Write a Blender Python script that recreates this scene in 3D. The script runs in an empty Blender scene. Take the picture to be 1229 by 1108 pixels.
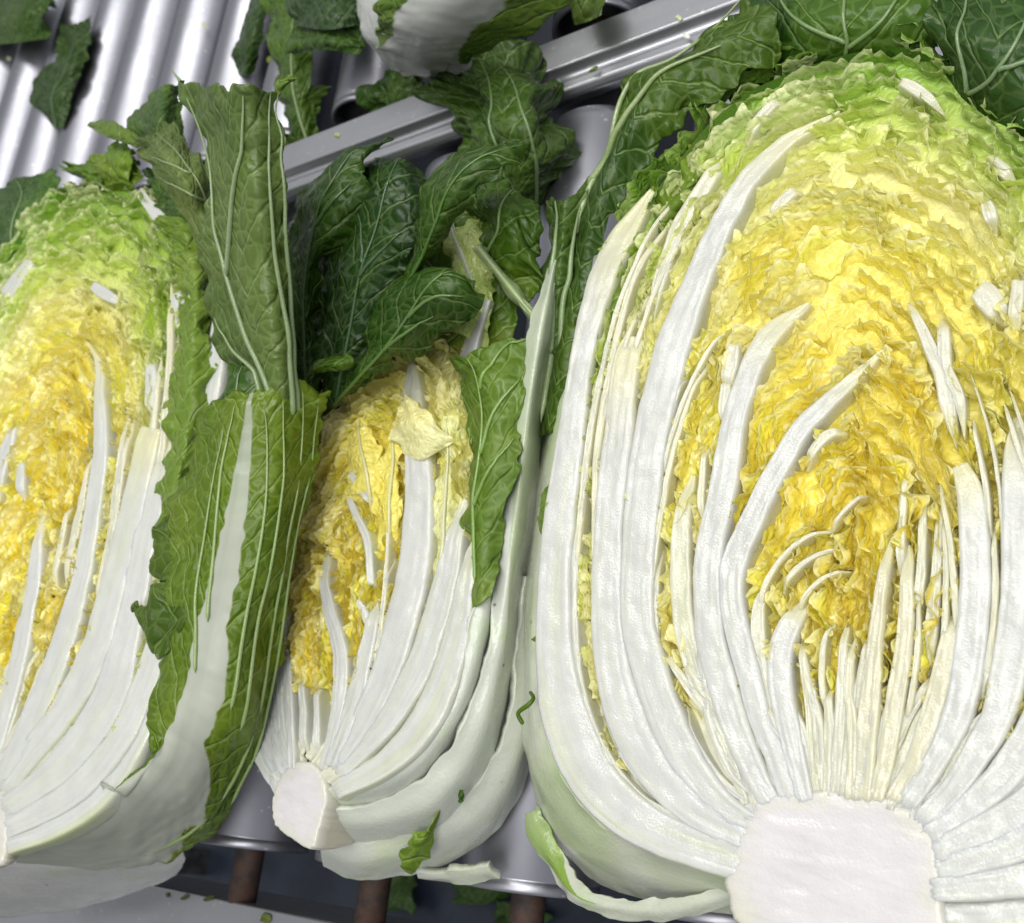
import bpy, math, random
import numpy as np

# ------------------------------------------------------------------ camera, world, lamps, exposure
scene = bpy.context.scene
col = scene.collection
F, CX, CY = 1267.0, 614.5, 554.0          # focal length and centre in photo pixels (1229 x 1108)
CAM_H = 0.50                              # camera height above the tops of the rollers
_d1 = np.array([-1804.0, 226.0, F]); _d2 = np.array([433.0, -3654.0, F])   # vanishing directions of rails and rollers
_d1 /= np.linalg.norm(_d1); _d2 -= _d1 * (_d1 @ _d2); _d2 /= np.linalg.norm(_d2)
AX = -_d1; AY = _d2; AZ = np.cross(AX, AY)  # world axes seen from the camera (x right, y down, z forward)
CAM = np.array([0.0, 0.0, CAM_H])

cam_data = bpy.data.cameras.new('camera')
cam = bpy.data.objects.new('camera', cam_data); col.objects.link(cam)
cam_data.sensor_fit = 'HORIZONTAL'; cam_data.sensor_width = 36.0
cam_data.lens = F / 1229.0 * 36.0
cam_data.clip_start = 0.01; cam_data.clip_end = 100.0
from mathutils import Matrix
R3 = [[AX[0], -AX[1], -AX[2]], [AY[0], -AY[1], -AY[2]], [AZ[0], -AZ[1], -AZ[2]]]
M4 = Matrix(R3).to_4x4(); M4.translation = CAM.tolist()
cam.matrix_world = M4
scene.camera = cam
cam_data.dof.use_dof = True
cam_data.dof.focus_distance = 0.47
cam_data.dof.aperture_fstop = 15.0

world = bpy.data.worlds.new('World'); scene.world = world; world.use_nodes = True
bg = world.node_tree.nodes['Background']
bg.inputs['Color'].default_value = (0.95, 0.975, 1.0, 1); bg.inputs['Strength'].default_value = 0.47

def area(name, loc, target, sx, sy, power, color):
    ld = bpy.data.lights.new(name, 'AREA'); ld.shape = 'RECTANGLE'; ld.size = sx; ld.size_y = sy
    ld.energy = power; ld.color = color
    o = bpy.data.objects.new(name, ld); col.objects.link(o); o.location = loc
    from mathutils import Vector
    o.rotation_euler = (Vector(target) - Vector(loc)).to_track_quat('-Z', 'Y').to_euler()
    return o
area('ceiling_light', (-0.1, 0.75, 2.1), (-0.3, 0.2, 0), 2.6, 0.5, 42, (1.0, 0.985, 0.95))
area('ceiling_light', (0.5, -0.5, 2.1), (-0.2, 0.2, 0), 1.6, 0.8, 31, (1.0, 0.985, 0.96))

scene.view_settings.view_transform = 'Standard'; scene.view_settings.look = 'None'
scene.view_settings.exposure = -0.10; scene.view_settings.gamma = 1.0
scene.view_settings.use_curve_mapping = False
try:
    scene.cycles.use_denoising = True
    scene.cycles.max_bounces = 10; scene.cycles.transmission_bounces = 6; scene.cycles.diffuse_bounces = 9
except Exception:
    pass

# ------------------------------------------------------------------ maths
def rays(p):
    p = np.asarray(p, float)
    r = np.stack([p[..., 0] - CX, p[..., 1] - CY, np.full(p.shape[:-1], F)], -1)
    return np.stack([r @ AX, r @ AY, r @ AZ], -1)
def at(p, z):                              # photo pixel + height above the rollers -> point
    w = rays(p); z = np.asarray(z, float)
    return CAM + w * ((z - CAM_H) / w[..., 2])[..., None]

_tab = np.random.RandomState(11).rand(4096) * 2 - 1
def _h(ix, iy, s):
    n = (ix * 374761393 + iy * 668265263 + s * 2147483 + 1013904223) & 0x7fffffff
    n = ((n ^ (n >> 13)) * 1274126177) & 0x7fffffff
    return _tab[(n ^ (n >> 16)) & 4095]
def noise(x, y, s=0):
    x = np.asarray(x, float); y = np.asarray(y, float) + 0 * x
    x = x + 0 * y
    ix = np.floor(x).astype(np.int64); iy = np.floor(y).astype(np.int64)
    fx = x - ix; fy = y - iy
    fx = fx * fx * fx * (fx * (fx * 6 - 15) + 10); fy = fy * fy * fy * (fy * (fy * 6 - 15) + 10)
    a = _h(ix, iy, s); b = _h(ix + 1, iy, s); c = _h(ix, iy + 1, s); d = _h(ix + 1, iy + 1, s)
    return (a * (1 - fx) + b * fx) * (1 - fy) + (c * (1 - fx) + d * fx) * fy
def fbm(x, y, s=0, o=3):
    t = 0; a = 1.0
    for k in range(o):
        t = t + a * noise(np.asarray(x) * 2 ** k, np.asarray(y) * 2 ** k, s + 17 * k); a *= 0.5
    return t
def smooth(a, b, x):
    t = np.clip((x - a) / (b - a), 0, 1); return t * t * (3 - 2 * t)
def spline(P, n, arc=True):                # Catmull-Rom through rows of P, n samples
    P = np.asarray(P, float); m = len(P)
    if m == 2: return P[0] + (P[1] - P[0]) * np.linspace(0, 1, n)[:, None]
    Q = np.vstack([2 * P[0] - P[1], P, 2 * P[-1] - P[-2]])
    if arc:
        d = np.r_[0, np.cumsum(np.linalg.norm(np.diff(P[:, :2], axis=0), axis=1))]; u = np.interp(np.linspace(0, d[-1], n), d, np.arange(m))
    else:
        u = np.linspace(0, m - 1, n)
    i = np.minimum(u.astype(int), m - 2); t = (u - i)[:, None]
    a, b, c, d_ = Q[i], Q[i + 1], Q[i + 2], Q[i + 3]
    return 0.5 * (2 * b + (c - a) * t + (2 * a - 5 * b + 4 * c - d_) * t ** 2 + (3 * b - a - 3 * c + d_) * t ** 3)
def lerp(a, b, t): return a + (b - a) * t
def ramp(x, stops):
    xs = [s[0] for s in stops]; c = np.array([s[1] for s in stops])
    return np.stack([np.interp(x, xs, c[:, k]) for k in range(3)], -1)

# ------------------------------------------------------------------ mesh helpers
def obj(name, me, parent=None, mat=None):
    o = bpy.data.objects.new(name, me); col.objects.link(o)
    if parent is not None: o.parent = parent
    if mat is not None: me.materials.append(mat)
    return o
def thing(name, label, cat, loc=(0, 0, 0), group=None):
    o = bpy.data.objects.new(name, None); col.objects.link(o); o.location = loc; o.empty_display_size = 0.02
    o['label'] = label; o['category'] = cat
    if group: o['group'] = group
    o['_base'] = list(loc)
    return o
def tag(o, label, cat, group=None):
    o['label'] = label; o['category'] = cat
    if group: o['group'] = group
    return o
def base_of(parent):
    b = np.zeros(3)
    while parent is not None:
        b = b + np.array(parent.location); parent = parent.parent
    return b
def mesh_np(V, quads, cols=None, uv=None, shade=True):
    me = bpy.data.meshes.new('m'); V = np.asarray(V, float).reshape(-1, 3); quads = np.asarray(quads, np.int32)
    k = quads.shape[1]
    me.vertices.add(len(V)); me.vertices.foreach_set('co', V.ravel())
    me.loops.add(quads.size); me.loops.foreach_set('vertex_index', quads.ravel())
    me.polygons.add(len(quads)); me.polygons.foreach_set('loop_start', np.arange(len(quads), dtype=np.int32) * k)
    try: me.polygons.foreach_set('loop_total', np.full(len(quads), k, np.int32))
    except Exception: pass
    me.polygons.foreach_set('use_smooth', np.full(len(quads), shade, bool))
    me.update(calc_edges=True)
    if cols is not None:
        a = me.color_attributes.new('Col', 'FLOAT_COLOR', 'POINT')
        c = np.ones((len(V), 4)); c[:, :3] = np.asarray(cols).reshape(-1, 3); a.data.foreach_set('color', c.ravel())
    if uv is not None:
        l = me.uv_layers.new(name='UVMap'); l.data.foreach_set('uv', np.asarray(uv, float).reshape(-1, 2)[quads.ravel()].ravel())
    me.validate()
    return me
def grid_quads(n, m, wrap=False):          # n rows of m points
    i = np.arange(n - 1)[:, None]; j = np.arange(m if wrap else m - 1)[None, :]; j2 = (j + 1) % m
    return np.stack([i * m + j, i * m + j2, (i + 1) * m + j2, (i + 1) * m + j], -1).reshape(-1, 4)
def put(name, P, parent, mat, cols=None, uv=None, wrap=False, flip=False):
    n, m = P.shape[:2]
    q = grid_quads(n, m, wrap)
    if flip: q = q[:, ::-1]
    me = mesh_np(P - (base_of(parent) if parent is not None else 0), q, cols, uv)
    return obj(name, me, parent, mat)
def tube(name, pts, rad, parent, mat, colr=None, sides=8, n=None, flat=1.0):
    pts = np.asarray(pts, float); n = n or max(8, len(pts) * 6)
    C = spline(pts, n, False); r = np.interp(np.linspace(0, 1, n), np.linspace(0, 1, len(np.atleast_1d(rad))), np.atleast_1d(rad))
    T = np.gradient(C, axis=0); T /= np.linalg.norm(T, axis=1)[:, None] + 1e-12
    up = np.array([0.3, 0.1, 1.0]); S = np.cross(T, up); S /= np.linalg.norm(S, axis=1)[:, None] + 1e-9
    U = np.cross(S, T); a = np.linspace(0, 2 * np.pi, sides, endpoint=False)
    P = C[:, None] + r[:, None, None] * (np.cos(a)[None, :, None] * S[:, None] + flat * np.sin(a)[None, :, None] * U[:, None])
    P[0] = C[0]; P[-1] = C[-1]
    cols = None if colr is None else np.tile(np.asarray(colr, float), (n * sides, 1))
    return put(name, P, parent, mat, cols, wrap=True)

# ------------------------------------------------------------------ materials
def new_mat(name):
    m = bpy.data.materials.new(name); m.use_nodes = True; nt = m.node_tree
    for n in list(nt.nodes): nt.nodes.remove(n)
    return m, nt
class NB:
    def __init__(s, nt): s.nt = nt
    def n(s, t, **kw):
        nd = s.nt.nodes.new(t)
        for k, v in kw.items():
            if k.startswith('i_'):
                nd.inputs[k[2:].replace('_', ' ')].default_value = v
            else: setattr(nd, k, v)
        return nd
    def l(s, a, b): s.nt.links.new(a, b)
    def math(s, op, a, b=None, c=None):
        nd = s.nt.nodes.new('ShaderNodeMath'); nd.operation = op
        for k, v in enumerate((a, b, c)):
            if v is None: continue
            if isinstance(v, (int, float)): nd.inputs[k].default_value = v
            else: s.l(v, nd.inputs[k])
        return nd.outputs[0]
    def mix(s, fac, a, b, blend='MIX'):
        nd = s.nt.nodes.new('ShaderNodeMix'); nd.data_type = 'RGBA'; nd.blend_type = blend
        for k, v in ((0, fac), (6, a), (7, b)):
            if isinstance(v, (int, float)): nd.inputs[k].default_value = v
            elif isinstance(v, tuple): nd.inputs[k].default_value = v
            else: s.l(v, nd.inputs[k])
        return nd.outputs[2]
    def rng(s, v, a, b, c, d, smoothstep=True):
        nd = s.nt.nodes.new('ShaderNodeMapRange'); nd.interpolation_type = 'SMOOTHSTEP' if smoothstep else 'LINEAR'
        s.l(v, nd.inputs[0])
        for k, x in zip((1, 2, 3, 4), (a, b, c, d)): nd.inputs[k].default_value = x
        return nd.outputs[0]

def leaf_material(name, veins=0.45, net=0.2, trans=0.35, rough=0.38, bump=0.5, spec=0.5, net_scale=150.0, coords='UV', wet=0.0, gain=0.68):
    m, nt = new_mat(name); b = NB(nt)
    at_ = b.n('ShaderNodeAttribute', attribute_name='Col'); tc = b.n('ShaderNodeTexCoord')
    co = tc.outputs['UV'] if coords == 'UV' else tc.outputs['Object']
    nz = b.n('ShaderNodeTexNoise', i_Scale=35.0, i_Detail=4.0); b.l(tc.outputs['Object'], nz.inputs['Vector'])
    nfine = b.n('ShaderNodeTexNoise', i_Scale=420.0, i_Detail=3.0); b.l(tc.outputs['Object'], nfine.inputs['Vector'])
    # warped coordinates for the vein net
    wob = b.n('ShaderNodeTexNoise', i_Scale=70.0, i_Detail=2.0); b.l(tc.outputs['Object'], wob.inputs['Vector'])
    vm = b.n('ShaderNodeVectorMath', operation='MULTIPLY_ADD'); b.l(wob.outputs['Color'], vm.inputs[0])
    vm.inputs[1].default_value = (0.006, 0.006, 0.006); b.l(co, vm.inputs[2])
    vo = b.n('ShaderNodeTexVoronoi', feature='DISTANCE_TO_EDGE', i_Scale=net_scale); b.l(vm.outputs[0], vo.inputs['Vector'])
    netm = b.rng(vo.outputs['Distance'], 0.0, 0.13, 1.0, 0.0)
    puff = b.rng(vo.outputs['Distance'], 0.0, 0.45, 0.0, 1.0)
    h = b.math('MULTIPLY', puff, 0.9)
    colr = at_.outputs['Color']
    var = b.rng(nz.outputs['Fac'], 0.3, 0.7, 0.92, 1.02)
    colr = b.mix(1.0, colr, b.n('ShaderNodeCombineColor').outputs[0], 'MULTIPLY') if False else colr
    cc = b.n('ShaderNodeCombineColor'); [b.l(var, cc.inputs[k]) for k in range(3)]
    colr = b.mix(1.0, b.mix(1.0, colr, (gain, gain, gain, 1), 'MULTIPLY'), cc.outputs[0], 'MULTIPLY')
    sc = b.n('ShaderNodeSeparateColor'); b.l(at_.outputs['Color'], sc.inputs[0])
    gm = b.rng(b.math('DIVIDE', sc.outputs[2], b.math('ADD', sc.outputs[1], 0.001)), 0.45, 0.72, 1.0, 0.0)
    if veins > 0: colr = b.mix(gm, colr, b.mix(1.0, colr, (0.84, 0.80, 0.45, 1), 'MULTIPLY'))
    pale = b.mix(0.42, at_.outputs['Color'], (0.50, 0.62, 0.24, 1))
    if veins > 0:
        sp = b.n('ShaderNodeSeparateXYZ'); b.l(vm.outputs[0], sp.inputs[0])
        au = b.math('ABSOLUTE', sp.outputs[0])
        c = b.math('MULTIPLY_ADD', au, -1.15, sp.outputs[1])
        c = b.math('MULTIPLY', c, 1 / 0.021)
        fr = b.math('ABSOLUTE', b.math('SUBTRACT', b.math('FRACT', c), 0.5))
        line = b.rng(fr, 0.0, 0.055, 1.0, 0.0)
        colr = b.mix(b.math('MULTIPLY', b.math('MULTIPLY', line, veins), gm), colr, pale)
        h = b.math('ADD', h, b.math('MULTIPLY', b.rng(fr, 0.0, 0.12, 1.0, 0.0), -0.9))
    colr = b.mix(b.math('MULTIPLY', b.math('MULTIPLY', netm, net), gm), colr, pale)
    h = b.math('ADD', h, b.math('MULTIPLY', nfine.outputs['Fac'], 0.25))
    h = b.math('MULTIPLY', h, gm)
    bp = b.n('ShaderNodeBump', i_Strength=bump, i_Distance=0.0016); b.l(h, bp.inputs['Height'])
    pr = b.n('ShaderNodeBsdfPrincipled', i_Roughness=rough); b.l(colr, pr.inputs['Base Color']); b.l(bp.outputs[0], pr.inputs['Normal'])
    pr.inputs['Specular IOR Level'].default_value = spec
    rr = b.rng(nz.outputs['Fac'], 0.35, 0.7, rough + 0.12, rough - 0.1); b.l(rr, pr.inputs['Roughness'])
    if wet:
        pr.inputs['Coat Weight'].default_value = wet; pr.inputs['Coat Roughness'].default_value = 0.12; b.l(bp.outputs[0], pr.inputs['Coat Normal'])
    tr = b.n('ShaderNodeBsdfTranslucent'); b.l(b.mix(1.0, colr, (1.0, 1.0, 0.9, 1), 'MULTIPLY'), tr.inputs['Color']); b.l(bp.outputs[0], tr.inputs['Normal'])
    mx = b.n('ShaderNodeMixShader'); mx.inputs[0].default_value = trans; b.l(pr.outputs[0], mx.inputs[1]); b.l(tr.outputs[0], mx.inputs[2])
    out = b.n('ShaderNodeOutputMaterial'); b.l(mx.outputs[0], out.inputs['Surface'])
    return m

def rib_material(name, sss=0.55, rough=0.34, cells=1100.0, bump=0.17, coat=0.45, specks=0.0):
    m, nt = new_mat(name); b = NB(nt)
    at_ = b.n('ShaderNodeAttribute', attribute_name='Col'); tc = b.n('ShaderNodeTexCoord')
    vo = b.n('ShaderNodeTexVoronoi', i_Scale=cells); b.l(tc.outputs['Object'], vo.inputs['Vector'])
    nz = b.n('ShaderNodeTexNoise', i_Scale=60.0, i_Detail=5.0); b.l(tc.outputs['Object'], nz.inputs['Vector'])
    nf = b.n('ShaderNodeTexNoise', i_Scale=480.0, i_Detail=3.0); b.l(tc.outputs['Object'], nf.inputs['Vector'])
    mp = b.n('ShaderNodeMapping'); mp.inputs['Scale'].default_value = (420, 40, 1); b.l(tc.outputs['UV'], mp.inputs['Vector'])
    st = b.n('ShaderNodeTexNoise', i_Scale=1.0, i_Detail=3.0); b.l(mp.outputs[0], st.inputs['Vector'])
    var = b.rng(nz.outputs['Fac'], 0.3, 0.7, 0.93, 1.03)
    var = b.math('MULTIPLY', var, b.rng(st.outputs['Fac'], 0.3, 0.7, 0.97, 1.01))
    cc = b.n('ShaderNodeCombineColor'); [b.l(var, cc.inputs[k]) for k in range(3)]
    colr = b.mix(1.0, b.mix(1.0, at_.outputs['Color'], (0.685, 0.685, 0.685, 1), 'MULTIPLY'), cc.outputs[0], 'MULTIPLY')
    if specks:
        vs = b.n('ShaderNodeTexVoronoi', i_Scale=75.0); b.l(tc.outputs['Object'], vs.inputs['Vector'])
        rs_ = b.n('ShaderNodeSeparateColor'); b.l(vs.outputs['Color'], rs_.inputs[0])
        sp_ = b.math('MULTIPLY', b.rng(vs.outputs['Distance'], 0.05, 0.11, 1.0, 0.0), b.math('GREATER_THAN', rs_.outputs[0], 0.86))
        colr = b.mix(b.math('MULTIPLY', sp_, specks), colr, (0.05, 0.06, 0.03, 1))
        gn = b.n('ShaderNodeTexNoise', i_Scale=24.0, i_Detail=2.0); b.l(tc.outputs['Object'], gn.inputs['Vector'])
        colr = b.mix(b.math('MULTIPLY', b.rng(gn.outputs['Fac'], 0.56, 0.72, 0, 1), 0.45), colr, b.mix(1.0, colr, (0.78, 0.95, 0.55, 1), 'MULTIPLY'))
    h = b.math('ADD', b.math('MULTIPLY', vo.outputs['Distance'], 0.8), b.math('MULTIPLY', nf.outputs['Fac'], 0.55))
    h = b.math('ADD', h, b.math('MULTIPLY', st.outputs['Fac'], 0.6))
    bp = b.n('ShaderNodeBump', i_Strength=bump, i_Distance=0.0012); b.l(h, bp.inputs['Height'])
    pr = b.n('ShaderNodeBsdfPrincipled'); b.l(colr, pr.inputs['Base Color']); b.l(bp.outputs[0], pr.inputs['Normal'])
    b.l(b.rng(nz.outputs['Fac'], 0.35, 0.65, rough + 0.15, rough - 0.06), pr.inputs['Roughness'])
    pr.inputs['Subsurface Weight'].default_value = sss; pr.inputs['Subsurface Radius'].default_value = (0.006, 0.005, 0.003); pr.inputs['Subsurface Scale'].default_value = 1.0
    pr.inputs['Coat Weight'].default_value = coat; pr.inputs['Coat Roughness'].default_value = 0.10; b.l(bp.outputs[0], pr.inputs['Coat Normal'])
    out = b.n('ShaderNodeOutputMaterial'); b.l(pr.outputs[0], out.inputs['Surface'])
    return m

def metal_material(name, base, rough, streak=(1, 1, 1), bump=0.06, dirt=0.25, metal=1.0):
    m, nt = new_mat(name); b = NB(nt)
    tc = b.n('ShaderNodeTexCoord'); mp = b.n('ShaderNodeMapping'); mp.inputs['Scale'].default_value = streak; b.l(tc.outputs['Object'], mp.inputs['Vector'])
    st = b.n('ShaderNodeTexNoise', i_Scale=1.0, i_Detail=5.0); b.l(mp.outputs[0], st.inputs['Vector'])
    nz = b.n('ShaderNodeTexNoise', i_Scale=22.0, i_Detail=6.0, i_Roughness=0.65); b.l(tc.outputs['Object'], nz.inputs['Vector'])
    sp = b.n('ShaderNodeTexNoise', i_Scale=190.0, i_Detail=2.0); b.l(tc.outputs['Object'], sp.inputs['Vector'])
    spots = b.rng(sp.outputs['Fac'], 0.68, 0.74, 0.0, 1.0)
    c = b.mix(b.math('MULTIPLY', b.rng(nz.outputs['Fac'], 0.42, 0.7, 0, 1), dirt), (*base, 1), tuple(x * 0.55 for x in base) + (1,))
    c = b.mix(b.math('MULTIPLY', spots, 0.5), c, (0.8, 0.82, 0.78, 1))
    pr = b.n('ShaderNodeBsdfPrincipled'); b.l(c, pr.inputs['Base Color'])
    pr.inputs['Metallic'].default_value = metal
    b.l(b.math('ADD', b.rng(nz.outputs['Fac'], 0.3, 0.7, rough - 0.02, rough + 0.04), b.math('MULTIPLY', b.math('SUBTRACT', st.outputs['Fac'], 0.5), 0.12)), pr.inputs['Roughness'])
    bp = b.n('ShaderNodeBump', i_Strength=bump, i_Distance=0.0008); b.l(st.outputs['Fac'], bp.inputs['Height']); b.l(bp.outputs[0], pr.inputs['Normal'])
    out = b.n('ShaderNodeOutputMaterial'); b.l(pr.outputs[0], out.inputs['Surface'])
    return m
def plain_material(name, c1, c2, scale, rough, bump=0.3, metallic=0.0):
    m, nt = new_mat(name); b = NB(nt); tc = b.n('ShaderNodeTexCoord')
    nz = b.n('ShaderNodeTexNoise', i_Scale=scale, i_Detail=6.0, i_Roughness=0.6); b.l(tc.outputs['Object'], nz.inputs['Vector'])
    pr = b.n('ShaderNodeBsdfPrincipled', i_Roughness=rough); b.l(b.mix(b.rng(nz.outputs['Fac'], 0.35, 0.65, 0, 1), (*c1, 1), (*c2, 1)), pr.inputs['Base Color'])
    pr.inputs['Metallic'].default_value = metallic
    bp = b.n('ShaderNodeBump', i_Strength=bump, i_Distance=0.002); b.l(nz.outputs['Fac'], bp.inputs['Height']); b.l(bp.outputs[0], pr.inputs['Normal'])
    out = b.n('ShaderNodeOutputMaterial'); b.l(pr.outputs[0], out.inputs['Surface'])
    return m

M_HEART = leaf_material('heart_leaf', wet=0.3, gain=1.0, veins=0.0, net=0.12, trans=0.28, rough=0.34, bump=0.5, net_scale=230.0, coords='Object')
M_GREEN = leaf_material('green_leaf', wet=0.07, veins=0.5, net=0.16, trans=0.26, rough=0.33, bump=0.6, net_scale=120.0, spec=0.32)
M_PALE = leaf_material('pale_leaf', veins=0.35, net=0.2, trans=0.3, rough=0.4, bump=0.6, net_scale=120.0)
M_RIB = rib_material('white_rib')
M_STALK = rib_material('outer_stalk', sss=0.25, rough=0.32, cells=500.0, bump=0.14, coat=0.3, specks=0.85)
M_CORE = rib_material('cut_core', sss=0.4, rough=0.38, cells=900.0, bump=0.14, coat=0.35)
M_ROLL = metal_material('roller_steel', (0.34, 0.34, 0.38), 0.40, (60, 4, 60), 0.03, 0.2, 0.93)
M_RAIL = metal_material('rail_steel', (0.52, 0.52, 0.55), 0.38, (5, 160, 160), 0.08)
M_RUST = plain_material('rusty_shaft', (0.018, 0.013, 0.012), (0.06, 0.03, 0.02), 90.0, 0.7)
M_DARK = plain_material('dark_steel', (0.02, 0.02, 0.022), (0.05, 0.05, 0.055), 40.0, 0.5)
M_FLOOR = plain_material('floor_paint', (0.014, 0.02, 0.034), (0.028, 0.036, 0.055), 12.0, 0.35)

YEL = (0.98, 0.83, 0.12); YEL2 = (0.98, 0.88, 0.20); PALEY = (0.95, 0.91, 0.38); LIME = (0.68, 0.80, 0.18); GRN = (0.22, 0.42, 0.045); DGRN = (0.05, 0.16, 0.018)
WHITE = (0.82, 0.83, 0.79)

# ------------------------------------------------------------------ builders for leaves
def leaf(name, rows, parent=None, mat=None, blade=DGRN, rib=(0.6, 0.66, 0.45), rib_w=None, white=None, ruf=0.004, ruf_l=0.022, edge=0.004, seed=0,
         n=110, m=64, thick=0.0009, veins=(), vein_r=0.0012, vein_c=(0.45, 0.55, 0.3), blade2=None, jag=0.0, jag_l=0.02, jag_side=0):
    """rows run from the base to the tip, each row from one edge to the other: (pixel x, pixel y, height)."""
    rows = np.asarray(rows, float); a = at(rows[..., :2], rows[..., 2])
    P = np.stack([spline(a[i], m, False) for i in range(len(a))])
    P = np.stack([spline(P[:, j], n, False) for j in range(m)], 1)
    du = np.gradient(P, axis=1); dv = np.gradient(P, axis=0)
    N = np.cross(du, dv); N /= np.linalg.norm(N, axis=-1)[..., None] + 1e-12
    flip = (N * (CAM - P)).sum(-1).mean() < 0
    if flip: N = -N
    u = np.linspace(-1, 1, m)[None, :].repeat(n, 0); v = np.linspace(0, 1, n)[:, None].repeat(m, 1)
    S = np.cumsum(np.linalg.norm(du, axis=-1), 1); S -= S[:, m // 2][:, None]
    L = np.cumsum(np.linalg.norm(dv, axis=-1), 0); L = np.broadcast_to(L[:, m // 2][:, None], L.shape)
    e = np.abs(u) ** 1.7
    tipf = smooth(0.0, 0.2, v)
    # ragged margin in the sheet, ruffle out of it
    dirn = du / (np.linalg.norm(du, axis=-1)[..., None] + 1e-9)
    rag = fbm(L / 0.012, np.sign(u) * 3.1, seed + 5, 3) * edge * smooth(0.55, 1.0, np.abs(u)) * tipf
    if jag: rag = rag - jag * np.abs(noise(L / jag_l, np.sign(u) * 7.7, seed + 9)) * smooth(0.3, 1.0, np.abs(u)) * tipf * (1.0 if not jag_side else (np.sign(u) == jag_side))
    P = P + dirn * (np.sign(u) * rag)[..., None]
    dvn = dv / (np.linalg.norm(dv, axis=-1)[..., None] + 1e-9)
    P = P + dvn * (fbm(S / 0.010, 0.3, seed + 41, 3) * edge * smooth(0.8, 1.0, v))[..., None]
    w = fbm(L / ruf_l, S / (ruf_l * 1.6), seed, 3) * ruf * (0.25 + 0.9 * e + 0.5 * smooth(0.75, 1, v)) * tipf
    P = P + N * w[..., None]
    c = np.broadcast_to(np.array(blade), P.shape).copy()
    if blade2 is not None:
        c = lerp(c, np.array(blade2), smooth(-0.2, 0.5, fbm(L / 0.05, S / 0.05, seed + 3, 2))[..., None])
    if rib_w is not None:
        rw = np.interp(v, np.linspace(0, 1, len(rib_w)), rib_w) + 0.10 * fbm(L / 0.014, np.sign(u) * 2.2, seed + 8, 3) * smooth(0.15, 0.4, np.interp(v, np.linspace(0, 1, len(rib_w)), rib_w))
        k = 1 - smooth(rw * 0.95, rw * 1.01 + 0.012, np.abs(u) + 0.05 * noise(L / 0.006, np.sign(u) * 5.5, seed + 51) * smooth(0.08, 0.2, rw))
        ribc = lerp(np.broadcast_to(np.array(rib), P.shape), 0.5 * np.array(rib) + 0.5 * np.array(blade), (0.8 * smooth(0.55, 1.0, v))[..., None])
        streak = 0.94 + 0.06 * noise(S / 0.003, L / 0.08, seed + 2)
        c = lerp(c, ribc * streak[..., None], k[..., None])
    uv = np.stack([S, L], -1)
    o = put(name, P, parent, mat or M_GREEN, c, uv, flip=flip)
    if thick:
        md = o.modifiers.new('thickness', 'SOLIDIFY'); md.thickness = thick; md.offset = -1
    for q, vn in enumerate(veins):          # raised veins: polyline of (u, v) on the sheet
        vn = spline(np.array(vn, float), 40, False)
        ii = np.clip(vn[:, 1], 0, 1) * (n - 1); jj = np.clip((vn[:, 0] + 1) / 2, 0, 1) * (m - 1)
        C = P[ii.round().astype(int), jj.round().astype(int)]
        for _ in range(3): C[1:-1] = (C[:-2] + C[1:-1] * 2 + C[2:]) / 4
        Nn = N[ii.round().astype(int), jj.round().astype(int)]
        t = tube('vein', (C + Nn * vein_r * 0.45 - base_of(o))[::3] + base_of(o), [vein_r * 0.9, vein_r * 0.65, vein_r * 0.2], o, M_STALK, 0.6 * np.array(vein_c) + 0.4 * np.array(blade), 7, 40)
    return o

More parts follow.
